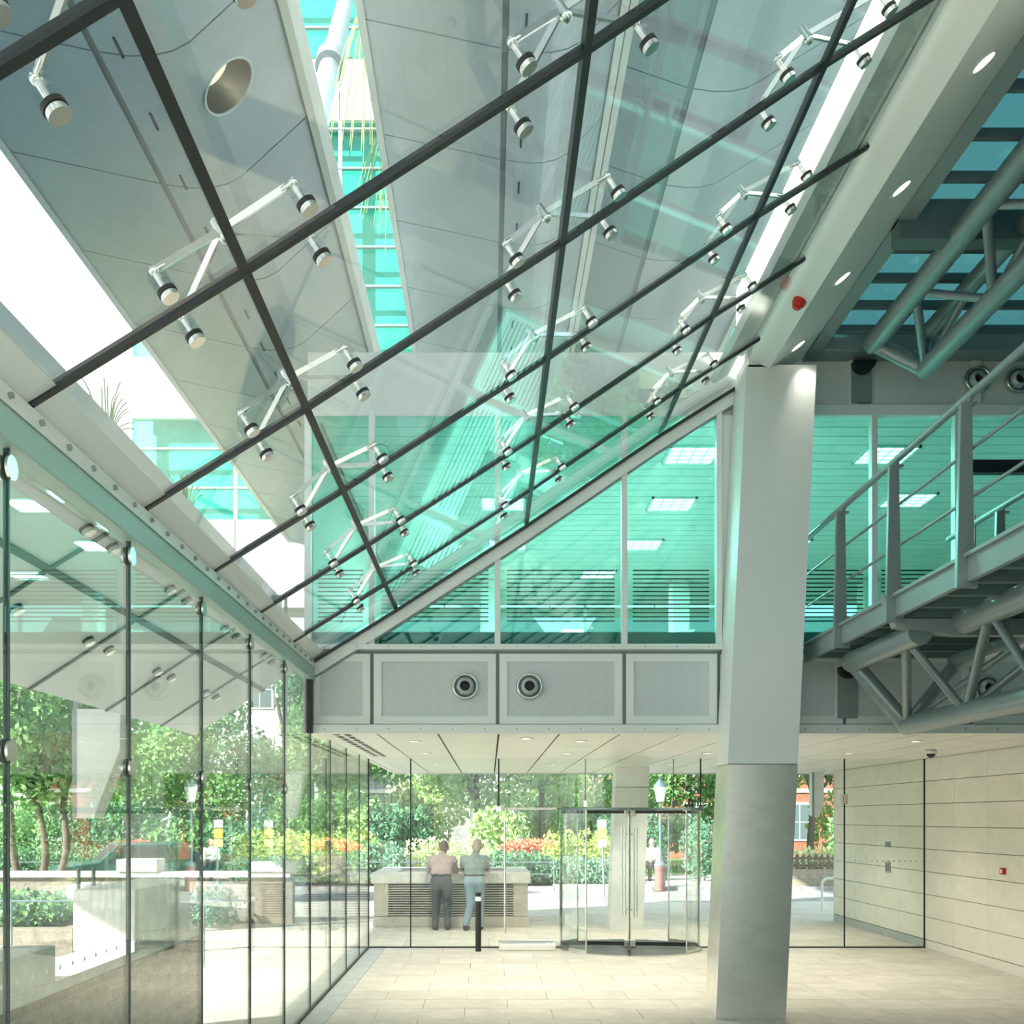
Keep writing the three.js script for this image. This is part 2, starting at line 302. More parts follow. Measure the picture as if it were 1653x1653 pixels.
// ------------------------------------------------------------------ facade of the upper office floor
const fac = thing('wall_front', 'white framed facade of green tinted windows over panelled fascia', 'facade', [2.5, SOF, DF], null, 'structure');
const SILL = 1.87, HEAD = 4.42, TOPH = 5.12;
const muls = [-1.99, -1.29, 0.09, 1.48, 2.52, 3.30, 4.22, 5.13, 6.10, WR];
{
  const hole = (x, r = 0.09) => { const p = new THREE.Path(); p.absarc(x, 0, r, 0, Math.PI * 2); return p; };
  // slab edge behind the fascia and over the windows
  part('slab_edge', bx(-2.0, WR, SOF + 0.06, Y(SILL) - 0.02, DF + 0.06, DF + 0.2), M.steelPaint, fac);
  part('head_band', bx(-2.0, WR, Y(HEAD), Y(TOPH), DF + 0.03, DF + 0.25), M.white, fac);
  // fascia panels: raised frame round a fine perforated inset
  const panels = [[-1.95, -1.31], [-1.27, 0.07], [0.11, 1.46], [1.50, 2.50], [2.54, 3.88], [3.92, 5.27], [5.31, 6.66], [6.70, WR]];
  for (const [a, b] of panels) {
    const y0 = Y(1.03), y1 = Y(1.80);
    const fr = new THREE.Shape([[a, y0], [b, y0], [b, y1], [a, y1]].map(([x, y]) => new THREE.Vector2(x, y)));
    const m = 0.085; if (b - a > 0.4) fr.holes.push(new THREE.Path([[a + m, y0 + m], [a + m, y1 - m], [b - m, y1 - m], [b - m, y0 + m]].map(([x, y]) => new THREE.Vector2(x, y))));
    const p = part('fascia_panel', new THREE.ExtrudeGeometry(fr, { depth: 0.05, bevelEnabled: false }).translate(0, 0, -DF - 0.05), M.frame, fac);
    if (b - a > 0.4) part('perforated_inset', bx(a + m, b - m, y0 + m, y1 - m, DF + 0.015, DF + 0.05), M.panel, p);
  }
  for (const y of [[SOF - 0.03, SOF + 0.07], [Y(1.84), Y(1.90)]]) part('rail', rbx(-2.0, WR, y[0], y[1], DF - 0.06, DF + 0.05, 0.008), M.frame, fac);
  for (let x = -1.8; x < WR; x += 0.35) part('screw', disc(V(x, SOF + 0.02, DF - 0.062), new THREE.Vector3(0, 0, 1), 0.008, 0.006, 6), M.steelPaint, fac);
  for (let x = -1.8; x < WR; x += 0.35) part('screw', disc(V(x, Y(1.87), DF - 0.062), new THREE.Vector3(0, 0, 1), 0.008, 0.006, 6), M.steelPaint, fac);
  // windows
  for (let i = 0; i + 1 < muls.length; i++) {
    const a = muls[i], b = muls[i + 1]; if (a > 2.5 && b < 3.4) { part('column_cover', bx(a, b, Y(SILL), Y(HEAD), DF - 0.0, DF + 0.1), M.frame, fac); continue; }
    const p = part('window_pane', bx(a + 0.03, b - 0.03, Y(SILL + 0.05), Y(HEAD), DF + 0.03, DF + 0.045), M.teal, fac);
    for (let k = 0; k < 13; k++) { const y = Y(2.16 + k * 0.0465); if (b - a > 0.6 && a < 4.3) part('stripe', bx(a + 0.10, b - 0.10, y, y + 0.014, DF + 0.046, DF + 0.05), M.seal, p); }
    part('sill_band', bx(a + 0.03, b - 0.03, Y(SILL + 0.03), Y(2.05), DF + 0.07, DF + 0.1), M.bar, p);
  }
  for (const x of muls) part('mullion', rbx(x - 0.032, x + 0.032, Y(SILL), Y(HEAD + 0.05), DF - 0.03, DF + 0.08, 0.006), M.frame, fac);
  part('window_head', rbx(3.3, WR, Y(HEAD - 0.02), Y(HEAD + 0.10), DF - 0.05, DF + 0.1, 0.008), M.frame, fac);
  for (let x = 3.95; x < WR; x += 1.35) part('band_joint', rbx(x, x + 0.10, Y(HEAD + 0.1), Y(TOPH), DF - 0.0, DF + 0.05, 0.008), M.frame, fac);
  part('top_beam', rbx(3.44, WR, Y(5.02), Y(5.3), DF - 0.25, DF + 0.2, 0.01), M.steelPaint, fac);
  // white frame where the roof meets the facade
  const strip = (o0, o1, d0, d1, m, name) => {
    const pts = J.slice(1).map(([x, h]) => [x, Y(h)]); pts[0] = [WL - 0.02, roofY(WL - 0.02)];
    part(name, prism([...pts.map(([x, y]) => [x, y - o0]), ...pts.reverse().map(([x, y]) => [x, y - o1])], d0, d1), m, fac);
  };
  strip(0.02, 0.055, DF - 0.09, DF - 0.0, M.seal, 'gasket');
  strip(0.055, 0.19, DF - 0.05, DF + 0.02, M.frame, 'raking_frame');
  strip(0.19, 0.21, DF - 0.02, DF + 0.03, M.steelPaint, 'raking_bead');
  // door out to the footbridge
  const dd = part('bridge_door', [bx(5.16, 5.24, Y(1.9), Y(3.92), DF - 0.04, DF + 0.06), bx(5.16, 6.07, Y(3.78), Y(3.92), DF - 0.04, DF + 0.06), bx(5.99, 6.07, Y(1.9), Y(3.92), DF - 0.04, DF + 0.06)], M.black, fac);
  part('door_handle', rod(V(5.30, Y(2.5), DF - 0.06), V(5.30, Y(3.3), DF - 0.06), 0.015), M.bolt, dd);
}
// round air nozzles on the fascia
function nozzle(x, h, label) {
  const t = thing('air_nozzle', label, 'air nozzle', [x, Y(h), DF - 0.08], 'round air nozzles');
  const turn = (g) => g.rotateX(Math.PI / 2).translate(x, Y(h), -DF + 0.0);
  part('flange', turn(lathe([[0.145, -0.02], [0.150, 0.02], [0.14, 0.045], [0.125, 0.05], [0.105, 0.02], [0.10, -0.02]], 36)), M.bolt, t);
  part('nozzle_cone', turn(lathe([[0.10, -0.01], [0.10, 0.03], [0.085, 0.05], [0.065, 0.085], [0.055, 0.085], [0.055, 0.0]], 32)), M.cladB, t);
  part('throat', turn(lathe([[0.0, 0.02], [0.056, 0.02], [0.056, 0.06]], 24)), M.black, t);
}
nozzle(-0.265, 1.44, 'round steel air nozzle on the white fascia under the striped windows, beside its pair');
nozzle(0.44, 1.44, 'round steel air nozzle on the white fascia under the striped windows, beside its pair');
nozzle(5.46, 1.42, 'round steel air nozzle behind the lower tube truss');
nozzle(5.35, 4.80, 'round steel air nozzle high on the band above the footbridge');
nozzle(5.80, 4.80, 'round steel air nozzle high on the band above the footbridge');
for (const [x, h, l] of [[4.08, 4.97, 'dark half round bearing socket under the top beam'], [3.93, 1.64, 'dark half round bearing socket above the lower fascia']]) {
  const t = thing('bearing_socket', l, 'socket', [x, Y(h), DF - 0.1]);
  const s = new THREE.Shape(); s.absarc(x, Y(h), 0.12, Math.PI, Math.PI * 2);
  part('socket_cup', new THREE.ExtrudeGeometry(s, { depth: 0.12, bevelEnabled: false }).translate(0, 0, -DF + 0.02), M.black, t);
  part('backing_strip', rbx(x - 0.11, x + 0.11, Y(h) - (h > 3 ? 0.42 : 0.55), Y(h) - 0.02, DF - 0.02, DF + 0.02, 0.005), M.steelPaint, t);
}
// ------------------------------------------------------------------ office behind the facade
{
  const o = thing('office_floor', 'open office floor seen through green tinted windows', 'office', [2.5, SOF, 17.5], null, 'structure');
  part('floor_slab', bx(-2.0, WR + 3, SOF + 0.05, 3.97, DF + 0.2, DE - 0.05), M.officeFloor, o);
  part('ceiling_slab', bx(-2.0, WR + 3, 6.72, Y(TOPH), DF + 0.05, DE - 0.05), M.plaster, o);
  const r = rng(12);
  for (let d = DF + 0.3; d < DE - 0.3; d += 0.3) part('ceiling_plank', bx(-1.9, WR + 2.9, 6.6, 6.63, d, d + 0.28), M.soffit, o);
  part('end_wall', bx(-2.05, -1.95, 3.97, 6.7, DF + 0.1, DE - 0.05), M.plaster, o);
  part('end_wall', bx(WR + 2.9, WR + 3, 3.97, 6.7, DF + 0.1, DE - 0.05), M.plaster, o);
  for (let x = -2; x < WR + 3; x += 2.0) part('far_mullion', bx(x, x + 0.06, 3.97, 6.6, DE - 0.15, DE - 0.08), M.frame, o);
  for (let x = -2; x < WR + 2; x += 2.0) part('far_pane', bx(x + 0.07, x + 1.99, 3.97, 6.6, DE - 0.13, DE - 0.12), M.clear, o);
  part('far_rail', bx(-2, WR + 3, 4.95, 5.0, DE - 0.14, DE - 0.08), M.steelPaint, o);
  for (let x = 0; x < WR + 2; x += 3.6) part('pillar', rbx(x - 0.18, x + 0.18, 3.97, 6.6, 20.4, 20.76, 0.05), M.plaster, o);
  for (const [x, d] of [[0.2, 15.5], [2.5, 13.4], [2.6, 15.5], [2.5, 17.8], [0.3, 17.8], [4.9, 13.4], [5.9, 15.3], [4.9, 17.8], [4.6, 20], [2.0, 20]]) {
    const l = thing('ceiling_light', 'square louvred office ceiling light behind the green glass', 'ceiling light', [x, 6.6, d], 'office ceiling lights');
    part('frame', [bx(x - 0.32, x + 0.32, 6.57, 6.6, d - 0.32, d - 0.29), bx(x - 0.32, x + 0.32, 6.57, 6.6, d + 0.29, d + 0.32), bx(x - 0.32, x - 0.29, 6.57, 6.6, d - 0.32, d + 0.32), bx(x + 0.29, x + 0.32, 6.57, 6.6, d - 0.32, d + 0.32)], M.frame, l);
    part('light_diffuser', bx(x - 0.29, x + 0.29, 6.585, 6.6, d - 0.29, d + 0.29), lampMat([1, 1, 0.95], 3.0), l);
    for (const q of [-0.15, 0, 0.15]) { part('louvre', bx(x + q - 0.006, x + q + 0.006, 6.565, 6.585, d - 0.29, d + 0.29), M.frame, l); part('louvre', bx(x - 0.29, x + 0.29, 6.565, 6.585, d + q - 0.006, d + q + 0.006), M.frame, l); }
    const a = new THREE.RectAreaLight(col(1, 1, 0.95), x > 3.1 ? 8 : 84, 0.56, 0.56); a.position.set(x, 6.55, -d); a.lookAt(x, 0, -d); a.name = 'office_lamp'; scene.add(a);
  }
  // desk screens along the inside: low dark cabinets by the far windows
  for (const [x, d, w] of [[-0.6, 14.5, 1.2], [1.7, 16.5, 1.4], [4.6, 15.0, 1.2]]) {
    const t = thing('office_cabinet', 'low dark storage cabinet inside the office', 'cabinet', [x, 3.97, d], 'office cabinets');
    part('carcass', rbx(x - w / 2, x + w / 2, 3.97, 4.5, d, d + 0.45, 0.01), M.bar, t);
    part('cabinet_top', rbx(x - w / 2 - 0.01, x + w / 2 + 0.01, 4.5, 4.53, d - 0.01, d + 0.46, 0.008), M.steelPaint, t);
    for (const q of [-0.25, 0.25]) part('cabinet_door', rbx(x + q * w - w * 0.24, x + q * w + w * 0.24, 4.0, 4.48, d - 0.015, d, 0.004), M.steelPaint, t);
  }
}
// ------------------------------------------------------------------ soffit over the entrance
{
  const c = thing('ceiling', 'white panelled soffit over the entrance', 'ceiling', [2.5, SOF, 17.5], null, 'structure');
  part('soffit_deck', bx(-2.0, WR + 3, SOF + 0.02, SOF + 0.05, DF + 0.02, DE - 0.03), M.wallGap, c);
  const ds = [DF + 0.06, 14.7, DG, 20.3, DE - 0.06];
  for (let x = -1.965; x < WR + 2.8; x += 0.69) for (let k = 0; k < 4; k++) part('soffit_panel', bx(x + 0.012, x + 0.678, SOF, SOF + 0.02, ds[k] + 0.004, ds[k + 1] - 0.004), M.soffit, c);
  part('edge_fascia', rbx(-2.05, WR + 3, SOF - 0.02, 4.0, DE - 0.05, DE + 0.05, 0.01), M.white, c);
  part('edge_fascia', rbx(-2.06, -1.98, SOF + 0.0, 4.0, DF + 0.1, DE, 0.01), M.white, c);
  for (let k = 0; k < 2; k++) { const gs = []; for (let d = 12.2; d < 16.6; d += 0.42) gs.push(bx(-1.78 + k * 0.12, -1.71 + k * 0.12, SOF - 0.002, SOF + 0.001, d + k * 0.12, d + 0.3 + k * 0.12)); for (const g of gs) part('vent_slot', g, M.black, c); }
  const spots = [[-0.93, 13.4], [-0.93, 15.9], [0.44, 12.9], [1.13, 13.4], [1.13, 15.9], [3.2, 13.4], [3.2, 15.9], [5.27, 13.4], [5.27, 15.9], [5.27, 19.0], [1.13, 19.2], [-0.93, 19.2], [3.2, 19.2]];
  for (const [x, d] of spots) {
    const l = thing('soffit_downlight', d < DG ? 'small round downlight in the white soffit inside the entrance glass' : 'small round downlight in the white soffit outside the entrance glass', 'downlight', [x, SOF, d], d < DG ? 'soffit downlights inside' : 'soffit downlights outside');
    part('trim_ring', lathe([[0.055, 0], [0.085, 0], [0.085, -0.008], [0.055, -0.012]], 28).translate(x, SOF, -d), M.frame, l);
    part('light_diffuser', new THREE.CylinderGeometry(0.058, 0.058, 0.006, 24).translate(x, SOF - 0.005, -d), lampMat([1, 0.94, 0.8], 2.2), l);
    const s = new THREE.SpotLight(col(1, 0.92, 0.76), 10, 0, 1.0, 0.9, 2); s.position.set(x, SOF - 0.03, -d); s.target.position.set(x, 0, -d); s.castShadow = true; s.name = 'soffit_lamp'; scene.add(s, s.target);
  }
  const t = thing('dome_camera', 'small dark dome security camera under the soffit by the stone wall', 'camera', [6.15, SOF, 15.1]);
  part('mount', lathe([[0, 0], [0.075, 0], [0.08, -0.05], [0.07, -0.06], [0, -0.06]], 24).translate(6.15, SOF, -15.1), M.frame, t);
  part('dome', new THREE.SphereGeometry(0.062, 20, 10, 0, Math.PI * 2, Math.PI / 2, Math.PI / 2).translate(6.15, SOF - 0.055, -15.1), M.black, t);
}
// ------------------------------------------------------------------ stone wall on the right
{
  const w = thing('wall_right', 'cream stone panel wall with dark recessed joints', 'wall', [WR, 0, 12], null, 'structure');
  part('wall_core', bx(WR + 0.03, WR + 0.3, 0, SOF + 0.1, 9.8, 22.1), M.wallGap, w);
  const r = rng(8), ys = [0.14, 0.504, 0.868, 1.232, 1.596, 1.96, 2.324, 2.688, SOF];
  let n = 0;
  for (let d = 9.8; d < 22.0; d += 1.1, n++) for (let k = 0; k < 8; k++) part('stone_panel', rbx(WR, WR + 0.04, ys[k] + 0.004, ys[k + 1] - 0.004, d + 0.0015, Math.min(d + 1.0985, 22.1), 0.003, 1), r() < 0.5 ? M.wallA : M.wallB, w);
  part('plinth', bx(WR + 0.004, WR + 0.05, 0, 0.134, 9.8, DG), M.wallA, w);
  part('plinth', bx(WR - 0.01, WR + 0.05, 0, 0.134, DG, 22.1), M.slate, w);
  part('wall_end', bx(WR, WR + 0.3, 0, SOF, 22.1, 22.14), M.coping, w);
  part('upper_wall', bx(WR, WR + 0.3, SOF + 0.1, Y(5.3), -8, DF), M.steelPaint, w);
  part('near_wall', bx(WR, WR + 0.3, 0, SOF + 0.1, -8, 9.8), M.steelPaint, w);
  const gw = thing('wall_added_baffle', 'unseen wall added to keep light off the right side, at the footbridge end', 'wall', [3.6, 0, 0], null, 'structure');  // out of view, added to shield the right side from daylight
  part('wall_plane', bx(3.50, 3.60, 0, Y(4.98), -7.95, 6.7), M.plaster, gw);  // pale face added to brighten the hall and the column reflection
  part('wall_plane', bx(3.60, 3.75, 0, Y(4.98), -7.95, 6.7), M.steelPaint, gw);
  part('wall_plane', bx(3.75, WR, 0, Y(4.98), 6.5, 6.7), M.steelPaint, gw);
  const back = thing('wall_back', 'tall glazed end wall of the hall behind the photographer', 'wall', [2, 0, -8], null, 'structure');
  for (let k = 0; k < 4; k++) {
    const a = WL + 0.05 + k * 1.34, b = a + 1.34;
    part('pane', prism([[a + 0.03, 0.1], [b - 0.03, 0.1], [b - 0.03, Math.min(roofY(b - 0.03), Y(4.7)) - 0.08], [a + 0.03, roofY(a + 0.03) - 0.08]], -8.02, -8.005), M.clear, back);
    part('mullion', bx(a - 0.03, a + 0.03, 0, roofY(a) - 0.06, -8.06, -7.96), M.frame, back);
  }
  part('solid_bay', bx(3.40, WR + 0.3, 0, Y(5.5), -8.3, -8), M.steelPaint, back);
  part('bottom_rail', bx(WL, 3.4, 0, 0.1, -8.06, -7.96), M.frame, back);
  // fixtures
  const f = thing('call_point', 'small red fire alarm call point on the stone wall', 'alarm', [WR - 0.03, 1.37, 14.8]);
  part('box', rbx(WR - 0.045, WR, 1.325, 1.415, 14.75, 14.85, 0.006), M.red, f);
  part('glass_front', rbx(WR - 0.05, WR - 0.044, 1.345, 1.395, 14.775, 14.825, 0.002), M.frame, f);
  for (const [y, h, l] of [[1.63, 0.10, 'small steel intercom plate on the stone wall outside the glass'], [1.23, 0.19, 'steel grille plate below the intercom on the stone wall']]) {
    const t = thing('wall_plate', l, 'wall plate', [WR - 0.01, y, 19.1]);
    part('plate', rbx(WR - 0.02, WR, y - h / 2, y + h / 2, 18.99, 19.21, 0.004), M.steelPaint, t);
    for (let k = 0; k < 4; k++) part('slot', bx(WR - 0.022, WR - 0.018, y - h * 0.35, y + h * 0.35, 19.02 + k * 0.045, 19.04 + k * 0.045), M.black, t);
  }
}
// ------------------------------------------------------------------ entrance glass and doors
const RC = [2.26, 17.5, 1.135];
{
  const w = thing('window_1', 'frameless glass entrance screen under the soffit', 'glass screen', [2.5, 0, DG], null, 'structure');
  const xs = [[WL + 0.02, -1.27], [-1.27, 0.13], [3.42, 4.56], [4.56, 5.73], [5.73, WR]];
  const pane = (a, b, y0, y1) => {
    const p = part('pane', bx(a + 0.006, b - 0.006, y0, y1, DG - 0.006, DG + 0.006), M.clear, w);
    if (y0 < 1.4 && y1 > 1.5) { const gs = []; for (let x = a + 0.08; x < b - 0.05; x += 0.09) gs.push(disc(V(x, 1.4, DG - 0.008), new THREE.Vector3(0, 0, 1), 0.013, 0.002, 8)); part('dot_marking', gs, M.coping, p, 'stuff'); }
  };
  for (const [a, b] of xs) pane(a, b, 0.02, SOF);
  pane(0.13, 1.12, 2.27, SOF); pane(1.12, 1.55, 2.27, SOF); pane(1.55, 2.97, 2.27, SOF); pane(2.97, 3.42, 2.27, SOF);
  for (const x of [WL + 0.01, -1.27, 4.56, 5.73, WR - 0.01]) part('seal', bx(x - 0.01, x + 0.01, 0.02, SOF, DG - 0.01, DG + 0.01), M.seal, w);
  for (const x of [1.55, 2.97]) { part('seal', bx(x - 0.005, x + 0.005, 2.27, SOF, DG - 0.01, DG + 0.01), M.edge, w); part('patch_fitting', rbx(x - 0.03, x + 0.03, 2.27, 2.38, DG - 0.025, DG + 0.025, 0.005), M.bolt, w); }
  part('patch_fitting', rbx(5.68, 5.78, 2.32, 2.48, DG - 0.03, DG + 0.03, 0.006), M.bolt, w);
  part('sill_channel', bx(WL, 1.14, 0, 0.022, DG - 0.02, DG + 0.02), M.seal, w);
  part('sill_channel', bx(3.38, WR, 0, 0.022, DG - 0.02, DG + 0.02), M.seal, w);
  for (const x of [0.15, 3.40]) { part('hanger_rod', rod(V(x, 2.27, DG - 0.05), V(x, SOF, DG - 0.05), 0.012), M.black, w); part('rod_clamp', rbx(x - 0.045, x + 0.045, 2.19, 2.29, DG - 0.08, DG + 0.03, 0.006), M.bolt, w); }
  part('transom_bar', rbx(0.15, 1.16, 2.225, 2.265, DG - 0.02, DG + 0.02, 0.004), M.frame, w);
  const d = thing('door_1', 'frameless glass pass door beside the revolving door', 'door', [0.62, 0, DG], null, 'structure');
  part('door_leaf', bx(0.145, 1.10, 0.12, 2.215, DG - 0.006, DG + 0.006), M.doorGlass, d);
  part('pull_handle', [rod(V(0.25, 0.25, DG - 0.07), V(0.25, 2.05, DG - 0.07), 0.016), rod(V(0.25, 0.6, DG - 0.07), V(0.25, 0.6, DG), 0.01), rod(V(0.25, 1.7, DG - 0.07), V(0.25, 1.7, DG), 0.01)], M.bolt, d);
  part('bottom_rail', rbx(0.145, 1.10, 0.02, 0.13, DG - 0.03, DG + 0.03, 0.006), M.stainless, d);
}
{
  const [cx, cd, R] = RC, t = thing('revolving_door', 'round glass revolving door with four glass wings and steel handles', 'revolving door', [cx, 0, cd]);
  const arc = (r, a0, a1, y0, y1, th, n = 20) => {
    const s = new THREE.Shape(); s.absarc(0, 0, r, a0, a1, false); s.absarc(0, 0, r - th, a1, a0, true);
    return new THREE.ExtrudeGeometry(s, { depth: y1 - y0, bevelEnabled: false, curveSegments: n }).rotateX(-Math.PI / 2).translate(cx, y0, -cd);
  };
  part('floor_disc', new THREE.CylinderGeometry(R, R, 0.012, 64).translate(cx, 0.006, -cd), M.carpet, t).userData.label = 'dark grey round matting inside the door';
  part('floor_ring', arc(R + 0.03, 0, Math.PI * 2 - 0.001, 0, 0.014, 0.05, 64), M.bolt, t);
  for (const a of [0, Math.PI]) {
    part('curved_wall', arc(R, a - 0.82, a + 0.82, 0.02, 2.22, 0.012, 24), M.doorGlass, t);
    for (const s of [-0.82, 0.82]) part('wall_stile', rod(V(cx + Math.cos(a + s) * (R - 0.006), 0.02, cd + Math.sin(a + s) * (R - 0.006)), V(cx + Math.cos(a + s) * (R - 0.006), 2.22, cd + Math.sin(a + s) * (R - 0.006)), 0.014, 0.014, 10), M.bolt, t);
    part('bottom_band', arc(R + 0.004, a - 0.82, a + 0.82, 0.014, 0.06, 0.02, 24), M.bolt, t);
  }
  part('glass_canopy', arc(R + 0.03, 0, Math.PI * 2 - 0.001, 2.235, 2.25, R + 0.02, 48), M.doorGlass, t);
  part('canopy_ring', arc(R + 0.035, 0, Math.PI * 2 - 0.001, 2.22, 2.255, 0.04, 64), M.bar, t);
  part('centre_shaft', rod(V(cx, 0.02, cd), V(cx, 2.25, cd), 0.022), M.stainless, t);
  part('hub_cap', [rbx(cx - 0.09, cx + 0.09, 2.12, 2.22, cd - 0.09, cd + 0.09, 0.01), rbx(cx - 0.09, cx + 0.09, 0.02, 0.14, cd - 0.09, cd + 0.09, 0.01)], M.stainless, t);
  for (let k = 0; k < 4; k++) {
    const a = k * Math.PI / 2 - 0.128, ux = Math.cos(a), ud = Math.sin(a), P = (r, y, o = 0) => V(cx + ux * r - ud * o, y, cd + ud * r + ux * o);
    const wing = part('wing', bar(P(0.04, 1.13), P(R - 0.05, 1.13), 0.012, 2.16), M.doorGlass, t);
    part('wing_rail', [bar(P(0.04, 0.07), P(R - 0.03, 0.07), 0.03, 0.06), bar(P(0.04, 2.19), P(R - 0.03, 2.19), 0.03, 0.04)], M.black, wing);
    part('wing_stile', bar(P(R - 0.05, 1.13), P(R - 0.02, 1.13), 0.016, 2.14), M.edge, wing);
    part('wing_handle', [rod(P(0.12, 0.5, 0.07), P(0.12, 1.95, 0.07), 0.014, 0.014, 10), rod(P(0.12, 0.62, 0), P(0.12, 0.62, 0.07), 0.009, 0.009, 8), rod(P(0.12, 1.83, 0), P(0.12, 1.83, 0.07), 0.009, 0.009, 8)], M.bolt, wing);
  }
}
{
  const t = thing('bollard', 'black round bollard with a white band by the entrance glass', 'bollard', [-0.175, 0, 17.05]);
  part('post', rod(V(-0.175, 0, 17.05), V(-0.175, 0.90, 17.05), 0.046, 0.046, 24), M.black, t);
  part('reflective_band', rod(V(-0.175, 0.79, 17.05), V(-0.175, 0.86, 17.05), 0.048, 0.048, 24), M.frame, t);
  part('cap', [rod(V(-0.175, 0.90, 17.05), V(-0.175, 0.925, 17.05), 0.05, 0.044, 24)], M.black, t);
  const h = thing('skirting_heater', 'low steel skirting box on the floor beside the revolving door', 'heater', [0.6, 0, 17.2]);
  part('casing', rbx(0.15, 1.05, 0, 0.11, 17.1, 17.35, 0.01), M.stainless, h);
  part('grille', bx(0.2, 1.0, 0.109, 0.113, 17.15, 17.3), M.steelPaint, h);
}
// ------------------------------------------------------------------ skylight on the right
{
  const s = thing('skylight', 'flat green tinted skylight with dark grey glazing bars', 'skylight', [5.2, Y(5.2), 2], null, 'structure');
  const ds = []; for (let d = 11.45; d > -7.5; d -= 0.545) ds.push(d);
  for (let k = 0; k < ds.length; k++) {
    const d = ds[k], wide = k % 7 === 4;
    part('glazing_bar', wide ? rbx(3.44, WR, Y(4.86), Y(5.2), d - 0.17, d + 0.02, 0.01) : rbx(3.62, WR, Y(5.11), Y(5.2), d - 0.035, d + 0.035, 0.03, 3), M.bar, s);
    if (k + 1 < ds.length) part('pane', bx(3.46, WR, Y(5.2), Y(5.215), ds[k + 1] + 0.01, d - 0.01), M.skyTeal, s);
  }
  part('edge_frame', bx(3.44, 3.58, Y(5.02), Y(5.24), -7.5, DF), M.steelPaint, s);
  part('pane', bx(3.46, WR, Y(5.2), Y(5.215), 11.46, DF), M.skyTeal, s);
}
// ------------------------------------------------------------------ tube trusses and footbridge
function truss(label, TL, B, TR, tlD, bD, r, near, TN, split) {
  const t = thing('tube_truss', label, 'truss', [B[0], Y(B[1]), 8]);
  const p = (c, d) => V(c[0], Y(c[1]), d);
  part('upper_chord', [rod(p(TL, split ?? near), p(TL, tlD[0]), r, r, 24), ball(p(TL, tlD[0]), r, 16)], M.tube, t);
  if (TN) part('upper_chord', [rod(p(TN, near), p(TN, split - 0.06), r, r, 24), ball(p(TN, split - 0.06), r, 16)], M.tube, t);
  const up = (d) => p(TN && d < split ? TN : TL, d);
  part('upper_chord', [rod(p(TR, near), p(TR, tlD[0]), r * 0.8, r * 0.8, 20), ball(p(TR, tlD[0]), r * 0.8, 14)], M.tube, t);
  part('lower_chord', [rod(p(B, near), p(B, bD[0]), r * 0.92, r * 0.92, 24), ball(p(B, bD[0]), r * 0.92, 16)], M.tube, t);
  part('end_strut', rod(p(TL, tlD[0]), p(B, bD[0]), r * 0.8, r * 0.8, 18), M.tube, t);
  part('end_strut', rod(p(TR, tlD[0]), p(B, bD[0]), r * 0.6, r * 0.6, 16), M.tube, t);
  for (let k = 1; k < tlD.length; k++) {
    part('web_post', [rod(up(tlD[k]), p(B, bD[k - 1]), r * 0.42, r * 0.42, 16), ball(up(tlD[k]), r * 0.5, 10)], M.tube, t);
    if (k < bD.length) part('web_diagonal', rod(up(tlD[k]), p(B, bD[k]), r * 0.36, r * 0.36, 14), M.tube, t);
    part('web_post', rod(p(TR, tlD[k]), p(B, bD[k - 1]), r * 0.36, r * 0.36, 14), M.tube, t);
  }
}
truss('grey steel tube truss under the green skylight', [3.97, 4.9], [4.40, 4.53], [4.50, 4.98], [11.2, 10.1, 8.66, 7.2], [10.94, 9.47, 8.0], 0.105, 6.8);
truss('grey steel tube truss carrying the footbridge from below', [3.68, 1.58], [4.20, 0.93], [4.74, 1.58], [11.0, 9.58, 8.7, 7.4], [10.9, 9.55, 8.2], 0.105, 6.8, [4.02, 1.66], 9.25);
